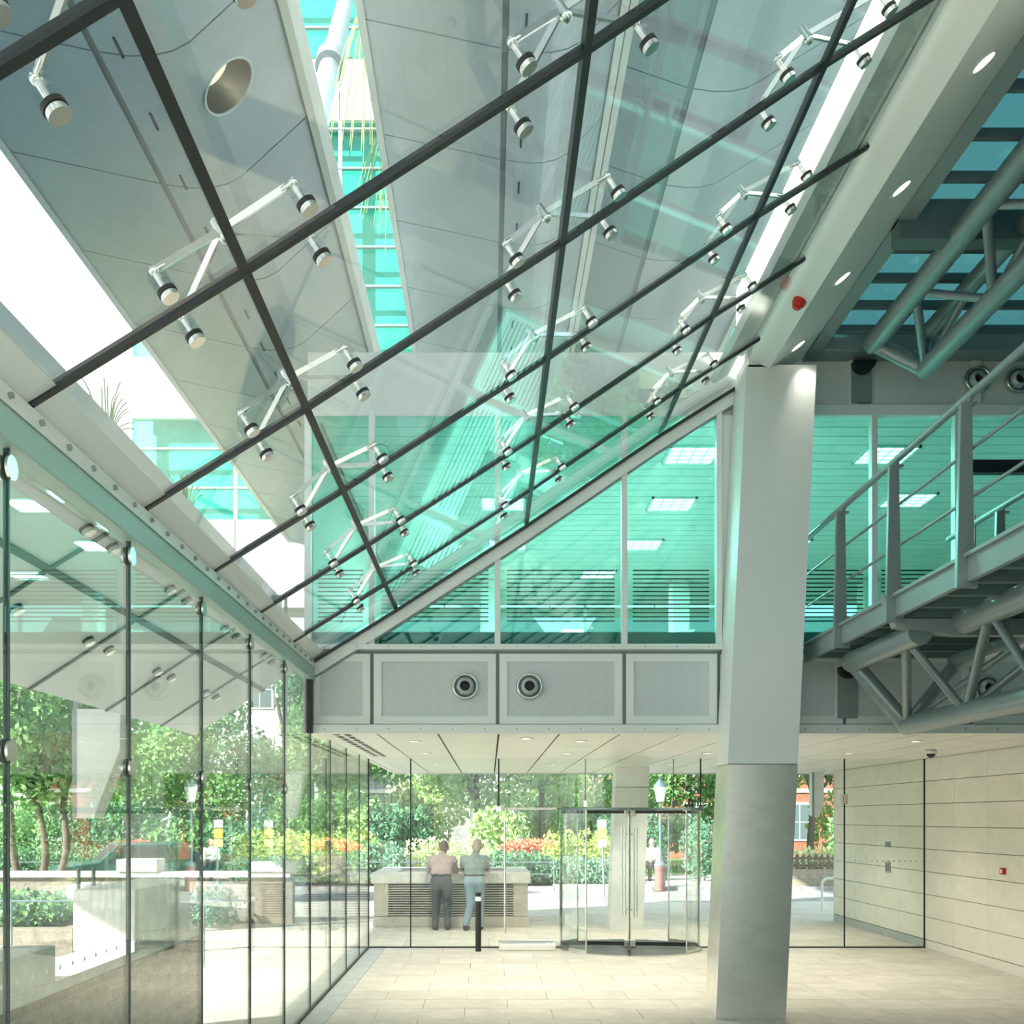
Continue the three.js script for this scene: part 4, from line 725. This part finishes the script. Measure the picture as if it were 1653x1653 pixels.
// ------------------------------------------------------------------ street furniture
{
  const x = 5.25, d = 33.3, t = thing('lamp_post', 'old style street lamp post with a glazed lantern', 'street lamp', [x, 0, d]);
  part('base', lathe([[0.16, 0], [0.16, 0.3], [0.11, 0.42], [0.08, 0.7], [0.06, 0.75]], 16).translate(x, -0.02, -d), M.bar, t);
  part('pole', rod(V(x, 0.7, d), V(x, 2.55, d), 0.05, 0.035), M.bar, t);
  part('ladder_bar', rod(V(x - 0.25, 2.4, d), V(x + 0.25, 2.4, d), 0.015, 0.015, 8), M.bar, t);
  part('lantern', new THREE.CylinderGeometry(0.21, 0.12, 0.46, 6).translate(x, 2.82, -d), M.frame, t).userData.label = 'pale glazed lantern';
  part('lantern_cap', lathe([[0.30, 0], [0.28, 0.05], [0.12, 0.2], [0.06, 0.25], [0.07, 0.3], [0, 0.38]], 6).scale(0.78, 0.9, 0.78).translate(x, 3.05, -d), M.bar, t);
  for (const [sx, sd, ys, l] of [[2.78, 28.0, 2.05, 'white and yellow parking sign plates on a thin grey post behind the revolving door'], [-5.45, 28.0, 2.05, 'yellow parking sign plate on a thin grey post near the lime bush']]) {
    const s = thing('street_sign', l, 'sign', [sx, 0, sd - 0.4]);
    part('post', rod(V(sx + 0.06, 0, sd - 1.2), V(sx, ys + 0.02, sd - 1.2), 0.024, 0.024, 10), M.steelPaint, s);
    part('white_plate', rbx(sx - 0.11, sx + 0.11, ys - 0.2, ys, sd - 1.24, sd - 1.225, 0.004), M.frame, s);
    part('yellow_plate', rbx(sx - 0.11, sx + 0.11, ys - 0.46, ys - 0.22, sd - 1.24, sd - 1.225, 0.004), std([0.85, 0.60, 0.14], 0.5), s);
    part('lower_plate', rbx(sx - 0.11, sx + 0.11, ys - 0.68, ys - 0.48, sd - 1.24, sd - 1.225, 0.004), std([0.85, 0.72, 0.35], 0.5), s);
  }
  const b = thing('litter_bin', 'red brown street litter bin under the lamp post', 'bin', [5.15, 0, 32.8]);
  part('body', lathe([[0.0, 0.0], [0.24, 0], [0.24, 0.06], [0.2, 0.08], [0.21, 0.85], [0.23, 0.87], [0.23, 0.95]], 20).scale(0.72, 0.8, 0.72).translate(5.15, -0.12, -32.8), std([0.20, 0.10, 0.08], 0.6), b);
  part('lid', lathe([[0.24, 0], [0.24, 0.05], [0.15, 0.16], [0, 0.18]], 20).scale(0.72, 0.8, 0.72).translate(5.15, 0.64, -32.8), M.bar, b);
  const k = thing('bench', 'wooden park bench with the seated man in white', 'bench', [5.15, 0, 36.4]);
  for (let q = 0; q < 4; q++) part('seat_slat', bx(4.4, 6.0, 0.43, 0.46, 36.1 + q * 0.11, 36.19 + q * 0.11), M.bark, k);
  for (let q = 0; q < 3; q++) part('back_slat', bx(4.4, 6.0, 0.55 + q * 0.13, 0.64 + q * 0.13, 36.58, 36.61), M.bark, k);
  for (const q of [4.5, 5.9]) { part('leg', bx(q - 0.03, q + 0.03, 0, 0.44, 36.1, 36.16), M.bar, k); part('leg', bx(q - 0.03, q + 0.03, 0, 0.95, 36.55, 36.6), M.bar, k); }
  // hoop rail by the right entrance
  const h = thing('hoop_rail', 'white tubular hoop rail on the pavement past the stone wall', 'rail', [8.0, 0, 24.6]);
  part('hoop', new THREE.TubeGeometry(new THREE.CatmullRomCurve3([V(7.55, 0, 24.6), V(7.55, 0.62, 24.6), V(7.65, 0.72, 24.6), V(8.4, 0.74, 24.6), V(8.5, 0.62, 24.6), V(8.5, 0, 24.6)], false, 'catmullrom', 0.1), 40, 0.03, 8), M.frame, h);
  // parked car
  const cx = -11.6, cd = 29.2, c = thing('parked_car', 'dark green car parked across the street behind the tree', 'car', [cx, -0.12, cd]);
  const side = [[-0.15, 0.28], [-0.2, 0.62], [-0.05, 0.86], [0.95, 1.0], [1.45, 1.46], [3.1, 1.50], [3.75, 1.05], [4.15, 0.98], [4.2, 0.45], [4.1, 0.28]];
  const paint = std([0.03, 0.10, 0.09], 0.25, { metalness: 0.3 });
  const turn = (g) => g.rotateY(0.45).translate(cx, -0.12, -cd);
  part('body', turn(new THREE.ExtrudeGeometry(new THREE.Shape(side.map(([u, y]) => new THREE.Vector2(u, y))), { depth: 1.6, bevelEnabled: true, bevelSize: 0.05, bevelThickness: 0.08, bevelSegments: 3 }).translate(0, 0, -0.8)), paint, c);
  part('side_window', turn(new THREE.ExtrudeGeometry(new THREE.Shape([[1.15, 1.03], [1.5, 1.38], [3.05, 1.42], [3.5, 1.06]].map(([u, y]) => new THREE.Vector2(u, y))), { depth: 1.79, bevelEnabled: false }).translate(0, 0, -0.895)), M.black, c);
  part('windscreen', turn(new THREE.BoxGeometry(0.62, 0.02, 1.4).rotateZ(0.74).translate(1.18, 1.27, 0)), M.black, c);
  for (const [u, s] of [[0.7, 1], [0.7, -1], [3.35, 1], [3.35, -1]]) { const w = part('wheel', turn(new THREE.CylinderGeometry(0.33, 0.33, 0.22, 24).rotateX(Math.PI / 2).translate(u, 0.33, s * 0.8)), M.black, c); part('hub_cap', turn(new THREE.CylinderGeometry(0.19, 0.19, 0.235, 16).rotateX(Math.PI / 2).translate(u, 0.33, s * 0.8)), M.bolt, w); }
  for (const s of [-0.62, 0.62]) part('headlamp', turn(new THREE.BoxGeometry(0.06, 0.16, 0.34).translate(-0.22, 0.66, s)), M.frame, c);
  part('number_plate', turn(new THREE.BoxGeometry(0.02, 0.12, 0.5).translate(-0.27, 0.45, 0)), std([0.8, 0.6, 0.12], 0.5), c);
}
// ------------------------------------------------------------------ louvred stone box outside the entrance
{
  const t = thing('louvred_box', 'low stone vent box with horizontal louvres and a wide coping', 'vent box', [-0.75, 0, 22]);
  const x0 = -2.24, x1 = 0.76, d0 = 20.8, d1 = 23.3;
  part('core', bx(x0 + 0.14, x1 - 0.14, 0, 0.86, d0 + 0.16, d1 - 0.1), M.bar, t);
  part('base_course', rbx(x0, x1, 0, 0.2, d0 + 0.0, d1, 0.01), M.concrete, t);
  part('side_pier', rbx(x0 + 0.02, x0 + 0.3, 0.205, 0.83, d0 + 0.02, d1 - 0.02, 0.01), M.concrete, t);
  part('side_pier', rbx(x1 - 0.3, x1 - 0.02, 0.205, 0.83, d0 + 0.02, d1 - 0.02, 0.01), M.concrete, t);
  part('coping', [rbx(x0 - 0.03, x1 + 0.03, 0.835, 1.04, d0 - 0.03, d0 + 0.42, 0.02), rbx(x0 - 0.03, x1 + 0.03, 0.835, 1.04, d1 - 0.42, d1 + 0.03, 0.02), rbx(x0 - 0.03, x0 + 0.42, 0.835, 1.04, d0 + 0.4, d1 - 0.4, 0.02), rbx(x1 - 0.42, x1 + 0.03, 0.835, 1.04, d0 + 0.4, d1 - 0.4, 0.02)], M.coping, t);
  part('well_lid', bx(x0 + 0.4, x1 - 0.4, 0.87, 0.99, d0 + 0.4, d1 - 0.4), M.concrete, t);
  for (let k = 0; k < 13; k++) part('louvre', bx(x0 + 0.3, x1 - 0.3, 0.222 + k * 0.0465, 0.244 + k * 0.0465, d0 + 0.04, d0 + 0.1), M.concrete, t);
}
// ------------------------------------------------------------------ parapet and planting outside the glass wall
{
  const t = thing('brick_parapet', 'low brick parapet with pale stone coping beside the glass wall', 'parapet', [-3.05, 0, 8.5]);
  part('wall_core', bx(-3.22, -2.915, 0, 0.94, 2.5, 10.88), M.mortar, t);
  const r = rng(23), mats = [M.brickA, M.brickB, M.brickC];
  for (let k = 0; k < 12; k++) for (let d = 6.0 - (k % 2) * 0.11; d < 10.9; d += 0.225) { const a = Math.max(d, 5.98), b = Math.min(d + 0.215, 10.9); if (b - a > 0.03) part('brick', bx(-2.93, -2.905 + r() * 0.004, 0.008 + k * 0.077, 0.073 + k * 0.077, a, b), mats[Math.floor(r() * 3)], t); }
  for (let d = 2.5; d < 10.8; d += 1.4) part('coping_stone', rbx(-3.34, -2.86, 0.945, 1.02, d, Math.min(10.92, d + 1.392), 0.008), M.coping, t);
  for (const [a, b, h] of [[5.2, 7.15, 0.24], [8.75, 10.35, 0.5]]) part('coping_block', rbx(-3.36, -2.86, 1.02, 1.02 + h, a, b, 0.01), M.coping, t);
  const w = thing('garden_wall', 'long low wall with pale coping and a raised block in the forecourt', 'wall', [-8, 0, 21.6]);
  part('wall_body', bx(-14, -3.9, 0, 0.92, 21.5, 21.75), M.brickB, w);
  for (let x = -14; x < -3.95; x += 1.26) part('coping_stone', rbx(x, x + 1.252, 0.92, 1.03, 21.4, 21.85, 0.01), M.coping, w);
  part('raised_block', rbx(-7.35, -6.55, 1.03, 1.28, 21.35, 21.9, 0.015), M.coping, w);
  part('end_block', rbx(-4.75, -3.9, 1.03, 1.22, 21.35, 21.9, 0.015), M.coping, w);
  const p = thing('brick_planter', 'low brick planter with ivy and small shrubs beyond the parapet', 'planter', [-7.2, 0, 16.5]);
  part('planter_wall', rbx(-9.5, -6.3, 0, 0.42, 16.4, 16.7, 0.01), M.brickB, p);
  part('planter_wall', rbx(-6.55, -6.3, 0, 0.42, 16.7, 20.5, 0.01), M.brickB, p);
  part('soil', bx(-9.5, -6.55, 0.2, 0.34, 16.7, 20.5), M.soil, p);
  part('ivy', leaves([[-8, 0.62, 17.6, 1.3, 0.36, 0.7], [-7.4, 0.5, 19.2, 0.8, 0.3, 0.9]], 3600, 0.12, GREEN.mid.concat(GREEN.blue), 777), leafMat, p, 'stuff');
  part('end_stone', rbx(-7.25, -6.95, 0.42, 0.95, 18.6, 19.4, 0.01), M.coping, p);
  const f = thing('steel_guard_rail', 'thin steel guard rail with slim posts beside the planter', 'rail', [-6.0, 0, 15.2]);
  part('top_rail', rod(V(-8.2, 0.93, 15.2), V(-3.4, 0.93, 15.2), 0.018, 0.018, 8), M.bar, f);
  for (const x of [-8.2, -6.7, -5.3, -4.0]) part('post', rod(V(x, 0, 15.2), V(x, 0.93, 15.2), 0.016, 0.016, 8), M.bar, f);
  for (const [x, d, l] of [[-6.1, 16.1, 'slim black bollard beside the hanging white fin'], [-5.95, 16.3, 'slim black post behind the slim bollard']]) { const q = thing('slim_post', l, 'post', [x, 0, d]); part('shaft', rod(V(x, 0, d), V(x, 1.35, d), 0.03, 0.03, 12), M.black, q); part('foot_plate', rbx(x - 0.06, x + 0.06, 0, 0.012, d - 0.06, d + 0.06, 0.004), M.black, q); }
  shrub('forecourt_shrub', 'silvery leafed shrub in the forecourt by the garden wall', -5.6, 20.6, 1.4, 0.85, 0.7, GREEN.blue, 1600, null, 0.1);
  // hanging tapered fins under the overhang
  for (const [x0, x1, xb, d, top, l] of [[-3.75, -3.34, -3.58, 9.8, Y(0.98), 'white tapered fin with a dark edge hanging outside the glass wall'], [-3.26, -2.96, -3.11, 17.3, Y(0.72), 'white tapered hanging fin far along the forecourt'], [6.75, 6.97, 6.97, 22.6, SOF, 'white hanging fin outside past the stone wall']]) {
    const q = thing('hanging_fin', l, 'fin', [x0, EYE, d]);
    part('blade', prism(x0 > 0 ? [[x0, top], [x0, EYE + 0.05], [xb - 0.1, EYE + 0.02], [x1, EYE + 0.3], [x1, top]] : [[x0, top], [x0, EYE], [xb, EYE], [x1, EYE + 0.62], [x1, top]], d, d + 0.25, 0.005), M.white, q);
    part('edge_strip', bx(x0 - 0.02, x0 + 0.02, EYE, top, d - 0.01, d + 0.02), M.steelPaint, q);
    if (d > 17 && d < 18) part('hanger_arm', bx(-3.5, x0 + 0.03, Y(3.5), Y(3.56), d + 0.02, d + 0.07), M.steelPaint, q);
    if (x0 < 0) part('hanger_post', bx(x0 - 0.02, x0 + 0.03, top, Y(3.5), d + 0.02, d + 0.07), M.steelPaint, q);
  }
}
// leaning column outside the entrance
{
  const t = thing('outer_column', 'pale leaning column outside behind the revolving door', 'column', [2.55, 0, 20.6]);
  const g = new THREE.BoxGeometry(1, 1, 1), g2 = new THREE.BoxGeometry(1, 1, 1);
  const put = (q, y0, y1) => { const p = q.attributes.position; for (let i = 0; i < p.count; i++) { const y = p.getY(i) > 0 ? y1 : y0, x = 2.26 + 0.12 * y / SOF; p.setXYZ(i, p.getX(i) < 0 ? x : x + 0.62, y, p.getZ(i) > 0 ? -20.3 : -20.9); } q.computeVertexNormals(); return q; };
  part('painted_shaft', put(g, 2.68, SOF), M.frame, t);
  part('casing', put(g2, 0, 2.67), M.white, t);
}
// ------------------------------------------------------------------ houses beyond the garden
function house(name, label, x0, x1, d, h, m, cols, floors, w) {
  const t = thing(name, label, 'house', [(x0 + x1) / 2, 0, d]);
  part('wall', bx(x0, x1, 0, h, d, d + 8), m, t);
  part('roof', prism([[x0 - 0.3, h], [x1 + 0.3, h], [x1 - 1.5, h + 2.4], [x0 + 1.5, h + 2.4]], d - 0.3, d + 8), M.bar, t);
  part('chimney', bx(x0 + 2, x0 + 3.4, h + 1, h + 4, d + 2, d + 3), m, t);
  part('string_course', bx(x0, x1, 3.4, 3.6, d - 0.08, d), M.coping, t);
  for (let i = 0; i < cols; i++) for (let k = 0; k < floors; k++) {
    const cx = x0 + (i + 0.5) * (x1 - x0) / cols, y = 0.9 + k * 3.3;
    const f = part('window', [bx(cx - w / 2 - 0.1, cx + w / 2 + 0.1, y, y + 2.0, d - 0.05, d + 0.02)], M.frame, t);
    for (const s of [-1, 1]) for (const v of [0, 1]) part('pane', bx(cx + s * w / 4 - w / 4 + 0.03, cx + s * w / 4 + w / 4 - 0.03, y + 0.1 + v * 0.92, y + 0.96 + v * 0.92, d - 0.07, d - 0.05), M.bar, f);
  }
}
house('brick_house', 'red brick house beyond the garden at the lamp post', 4, 20, 56, 10, M.redBrick, 6, 3, 1.1);
house('brick_house', 'red brick gable house past the picket fence', 21, 36, 54, 9, M.redBrick, 5, 3, 1.1);
house('grey_house', 'grey brick house behind the trees', -9, 3.2, 57, 11, M.greyBrick, 5, 3, 1.2);
house('pale_house', 'pale rendered house beyond the street tree', -36, -10, 54, 11, M.coping, 9, 3, 1.2);
// ------------------------------------------------------------------ people
function field(caps, k, size, cx, cy, cz, res) {                     // smooth union of tapered capsules meshed on a grid
  const mc = new MarchingCubes(res, new THREE.MeshBasicMaterial(), false, false, 120000); mc.isolation = 0;
  const half = res / 2, s = size / 2, F = mc.field; F.fill(-1);
  const pre = caps.map(([a, b, ra, rb]) => { const d = [b[0] - a[0], b[1] - a[1], b[2] - a[2]]; return { a, d, l: Math.max(1e-9, d[0] * d[0] + d[1] * d[1] + d[2] * d[2]), ra, rb }; });
  for (let z = 0; z < res; z++) for (let y = 0; y < res; y++) for (let x = 0; x < res; x++) {
    const px = cx + (x - half) / half * s, py = cy + (y - half) / half * s, pz = cz + (z - half) / half * s;
    let v = 1e3;
    for (const c of pre) {
      const qx = px - c.a[0], qy = py - c.a[1], qz = pz - c.a[2]; let t = (qx * c.d[0] + qy * c.d[1] + qz * c.d[2]) / c.l; t = t < 0 ? 0 : t > 1 ? 1 : t;
      const ex = qx - c.d[0] * t, ey = qy - c.d[1] * t, ez = qz - c.d[2] * t, w = Math.sqrt(ex * ex + ey * ey + ez * ez) - (c.ra + (c.rb - c.ra) * t);
      const h = Math.max(k - Math.abs(v - w), 0) / k; v = Math.min(v, w) - h * h * k * 0.25;
    }
    F[x + y * res + z * res * res] = -v;
  }
  mc.update();
  const n = mc.count ?? mc.geometry.drawRange.count, g = new THREE.BufferGeometry(), p = mc.positionArray.slice(0, n * 3);
  for (let i = 0; i < n; i++) { p[i * 3] = cx + p[i * 3] * s; p[i * 3 + 1] = cy + p[i * 3 + 1] * s; p[i * 3 + 2] = cz + p[i * 3 + 2] * s; }
  g.setAttribute('position', new THREE.BufferAttribute(p, 3)); g.setAttribute('normal', new THREE.BufferAttribute(mc.normalArray.slice(0, n * 3), 3));
  return g;
}
function hand(w, dir, s) {                                           // palm and five fingers from wrist w pointing along dir (local axes)
  const D = new THREE.Vector3(...dir).normalize(), S = new THREE.Vector3().crossVectors(D, new THREE.Vector3(0, 1, 0)).normalize().multiplyScalar(s);
  const at = (f, q, y) => [w[0] + D.x * f + S.x * q, w[1] + D.y * f + S.y * q + y, w[2] + D.z * f + S.z * q], caps = [[at(0, 0, 0), at(0.05, 0, 0), 0.026, 0.024], [at(0.05, -0.02, 0), at(0.085, -0.028, 0), 0.016, 0.014], [at(0.05, 0.02, 0), at(0.085, 0.024, 0), 0.016, 0.014]];
  [[-0.033, 0.055], [-0.011, 0.075], [0.011, 0.08], [0.032, 0.07]].forEach(([q, l]) => { caps.push([at(0.085, q, 0), at(0.085 + l * 0.55, q * 1.1, -0.004), 0.0095, 0.009], [at(0.085 + l * 0.55, q * 1.1, -0.004), at(0.085 + l, q * 1.15, -0.022), 0.009, 0.0075]); });
  caps.push([at(0.025, 0.03, 0), at(0.06, 0.06, -0.004), 0.012, 0.010], [at(0.06, 0.06, -0.004), at(0.085, 0.066, -0.014), 0.010, 0.008]);
  return field(caps, 0.008, 0.30, w[0] + D.x * 0.07, w[1] + D.y * 0.07, w[2] + D.z * 0.07, 64);
}
function person(label, X, y, d, turn, q, m) {
  const t = thing('person', label, 'person', [X, y, d]);
  const put = (g) => g.rotateY(turn).translate(X, y, -d);
  const C = q.centre, put2 = (caps, k, res) => put(field(caps, k, 1.9, C[0], C[1], C[2], res));
  const hd = q.head, nk = q.neck, f = q.face;                        // f: direction of the face
  const bodyCaps = [[nk, [nk[0] * 0.4 + hd[0] * 0.6, nk[1] * 0.4 + hd[1] * 0.6, nk[2] * 0.4 + hd[2] * 0.6], 0.056, 0.056], [q.chest, q.hip, 0.12, 0.12]];
  for (const s of [0, 1]) bodyCaps.push([q.sh[s], q.el[s], 0.05, 0.042], [q.el[s], q.wr[s], 0.042, 0.03], [q.hj[s], q.kn[s], 0.075, 0.055], [q.kn[s], q.an[s], 0.052, 0.04], [q.an[s], q.toe[s], 0.04, 0.035]);
  const headCaps = [[[hd[0], hd[1] + 0.03, hd[2]], [hd[0] + f[0] * 0.015, hd[1] - 0.02, hd[2] + f[2] * 0.015], 0.092, 0.078], [[hd[0] + f[0] * 0.02, hd[1] - 0.03, hd[2] + f[2] * 0.02], [hd[0] + f[0] * 0.045, hd[1] - 0.085, hd[2] + f[2] * 0.045], 0.062, 0.035], [[hd[0] + f[0] * 0.09, hd[1] + 0.01, hd[2] + f[2] * 0.09], [hd[0] + f[0] * 0.112, hd[1] - 0.025, hd[2] + f[2] * 0.112], 0.010, 0.015], [[hd[0], hd[1] - 0.08, hd[2]], nk, 0.055, 0.056]];
  for (const s of [-1, 1]) headCaps.push([[hd[0] + s * f[2] * 0.088 - f[0] * 0.01, hd[1] + 0.01, hd[2] - s * f[0] * 0.088], [hd[0] + s * f[2] * 0.092, hd[1] - 0.03, hd[2] - s * f[0] * 0.092], 0.02, 0.014]);
  const parts = [put2(bodyCaps, 0.04, 96), put(field(headCaps, 0.02, 0.42, hd[0], hd[1], hd[2], 80))];
  for (const s of [0, 1]) parts.push(put(hand(q.wr[s], q.hd[s], s ? 1 : -1)));
  part('body', parts, m.skin, t);
  part('hair', put(field([[[hd[0] - f[0] * 0.03, hd[1] + 0.05, hd[2] - f[2] * 0.03], [hd[0] - f[0] * 0.045, hd[1] - 0.03, hd[2] - f[2] * 0.045], 0.088, 0.066], [[hd[0] + f[0] * 0.02, hd[1] + 0.07, hd[2] + f[2] * 0.02], [hd[0] - f[0] * 0.03, hd[1] + 0.075, hd[2] - f[2] * 0.03], 0.068, 0.07]], 0.03, 0.42, hd[0], hd[1], hd[2], 64)), m.hair, t);
  for (const s of [-1, 1]) part('eye', put(ball(new THREE.Vector3(hd[0] + f[0] * 0.088 + s * f[2] * 0.033, hd[1] + 0.015, hd[2] + f[2] * 0.088 - s * f[0] * 0.033), 0.011, 8)), M.black, t);
  part('mouth', put(blob(new THREE.Vector3(hd[0] + f[0] * 0.092, hd[1] - 0.06, hd[2] + f[2] * 0.092), 0.022, 0.006, 0.012, 8)), m.skin, t);
  const w = [(q.chest[0] + q.hip[0]) / 2, (q.chest[1] + q.hip[1]) / 2, (q.chest[2] + q.hip[2]) / 2];
  const shirt = [[[q.chest[0] - 0.085, q.chest[1], q.chest[2]], [q.chest[0] + 0.085, q.chest[1], q.chest[2]], 0.135, 0.135], [q.chest, w, 0.15, 0.155], [[w[0] - 0.07, w[1], w[2]], [w[0] + 0.07, w[1], w[2]], 0.13, 0.13], [w, [q.hip[0], q.hip[1] + 0.12, q.hip[2] - 0.03], 0.14, 0.125], [[q.hip[0] - 0.07, q.hip[1] + 0.1, q.hip[2] - 0.02], [q.hip[0] + 0.07, q.hip[1] + 0.1, q.hip[2] - 0.02], 0.108, 0.108], [nk, q.chest, 0.07, 0.12]];
  for (const s of [0, 1]) { shirt.push([q.sh[s], q.chest, 0.085, 0.12]); const e = m.sleeve; shirt.push([q.sh[s], [q.sh[s][0] + (q.el[s][0] - q.sh[s][0]) * Math.min(1, e), q.sh[s][1] + (q.el[s][1] - q.sh[s][1]) * Math.min(1, e), q.sh[s][2] + (q.el[s][2] - q.sh[s][2]) * Math.min(1, e)], 0.078, 0.066]); if (e > 1) shirt.push([q.el[s], [q.el[s][0] + (q.wr[s][0] - q.el[s][0]) * (e - 1), q.el[s][1] + (q.wr[s][1] - q.el[s][1]) * (e - 1), q.el[s][2] + (q.wr[s][2] - q.el[s][2]) * (e - 1)], 0.064, 0.05]); }
  part('shirt', put2(shirt, 0.05, 96), m.shirt, t);
  const tr = [[[q.hip[0] - 0.07, q.hip[1] - 0.03, q.hip[2]], [q.hip[0] + 0.07, q.hip[1] - 0.03, q.hip[2]], 0.128, 0.128], [[q.hip[0] - 0.06, q.hip[1] + 0.06, q.hip[2]], [q.hip[0] + 0.06, q.hip[1] + 0.06, q.hip[2]], 0.118, 0.118]];
  for (const s of [0, 1]) tr.push([[q.hj[s][0], q.hj[s][1] - 0.02, q.hj[s][2]], q.kn[s], 0.105, 0.078], [q.kn[s], [q.an[s][0], q.an[s][1] + 0.01, q.an[s][2]], 0.076, 0.064]);
  const trousers = part('trousers', put2(tr, 0.04, 96), m.trousers, t);
  part('belt', put(new THREE.TorusGeometry(0.145, 0.018, 8, 32).scale(1.25, 0.8, 1).rotateX(Math.PI / 2).translate(q.hip[0], q.hip[1] + 0.1, q.hip[2])), M.black, trousers);
  for (const s of [0, 1]) part('shoe', put(field([[q.an[s], [q.an[s][0], 0.055, q.an[s][2]], 0.05, 0.052], [[q.an[s][0], 0.05, q.an[s][2]], [q.toe[s][0], q.toe[s][1] + 0.005, q.toe[s][2]], 0.05, 0.042]].map((c) => c), 0.02, 0.5, (q.an[s][0] + q.toe[s][0]) / 2, 0.1, (q.an[s][2] + q.toe[s][2]) / 2, 56)), m.shoes, t);
}
const skin = std([0.55, 0.33, 0.24], 0.6), hairDark = std([0.16, 0.11, 0.08], 0.7), hairGrey = std([0.42, 0.36, 0.30], 0.7);
const lean = { centre: [0, 0.88, -0.2], hip: [0, 0.93, 0.02], chest: [0, 1.24, -0.17], neck: [0, 1.41, -0.27], head: [0.03, 1.52, -0.34], face: [0, 0, -1], sh: [[-0.19, 1.30, -0.22], [0.19, 1.30, -0.22]], el: [[-0.24, 1.10, -0.36], [0.25, 1.10, -0.36]], wr: [[-0.12, 1.085, -0.52], [0.12, 1.085, -0.52]], hd: [[0.5, -0.05, -1], [-0.5, -0.05, -1]], hj: [[-0.09, 0.88, 0.02], [0.09, 0.88, 0.02]], kn: [[-0.10, 0.49, -0.02], [0.11, 0.49, 0.0]], an: [[-0.11, 0.09, 0.06], [0.12, 0.09, 0.05]], toe: [[-0.14, 0.035, -0.10], [0.14, 0.035, -0.11]] };
person('man in a pink shirt and dark trousers leaning on the louvred box', -0.90, 0, 20.30, 0, lean, { skin, hair: hairDark, shirt: std([0.33, 0.25, 0.25], 0.85), trousers: std([0.05, 0.06, 0.068], 0.85), shoes: M.black, sleeve: 1.75 });
const lean2 = { ...lean, head: [0.05, 1.55, -0.31], neck: [0.02, 1.43, -0.25], kn: [[-0.06, 0.5, 0.05], [0.10, 0.5, 0.0]], an: [[-0.16, 0.12, 0.16], [0.11, 0.09, 0.05]], toe: [[-0.12, 0.04, 0.04], [0.13, 0.035, -0.11]] };
person('man in a grey green polo shirt and pale jeans leaning on the louvred box', -0.28, 0, 20.30, 0, lean2, { skin, hair: hairGrey, shirt: std([0.14, 0.20, 0.19], 0.85), trousers: std([0.20, 0.29, 0.35], 0.85), shoes: M.black, sleeve: 0.7 });
const sit = { centre: [0, 0.75, 0.15], hip: [0, 0.56, 0], chest: [0, 0.93, 0.0], neck: [0, 1.12, 0.02], head: [0, 1.26, 0.05], face: [0, 0, 1], sh: [[-0.2, 1.02, 0], [0.2, 1.02, 0]], el: [[-0.27, 0.75, 0.08], [0.27, 0.75, 0.08]], wr: [[-0.14, 0.66, 0.28], [0.14, 0.66, 0.28]], hd: [[0.4, -0.2, 1], [-0.4, -0.2, 1]], hj: [[-0.1, 0.55, 0.05], [0.1, 0.55, 0.05]], kn: [[-0.13, 0.52, 0.46], [0.13, 0.52, 0.46]], an: [[-0.13, 0.09, 0.44], [0.13, 0.09, 0.46]], toe: [[-0.14, 0.035, 0.6], [0.15, 0.035, 0.62]] };
person('man in a white shirt sitting on the park bench', 5.45, 0, 36.4, 0, sit, { skin, hair: hairGrey, shirt: std([0.8, 0.79, 0.74], 0.85), trousers: std([0.10, 0.09, 0.08], 0.85), shoes: M.black, sleeve: 1.8 });

renderer.render(scene, camera);
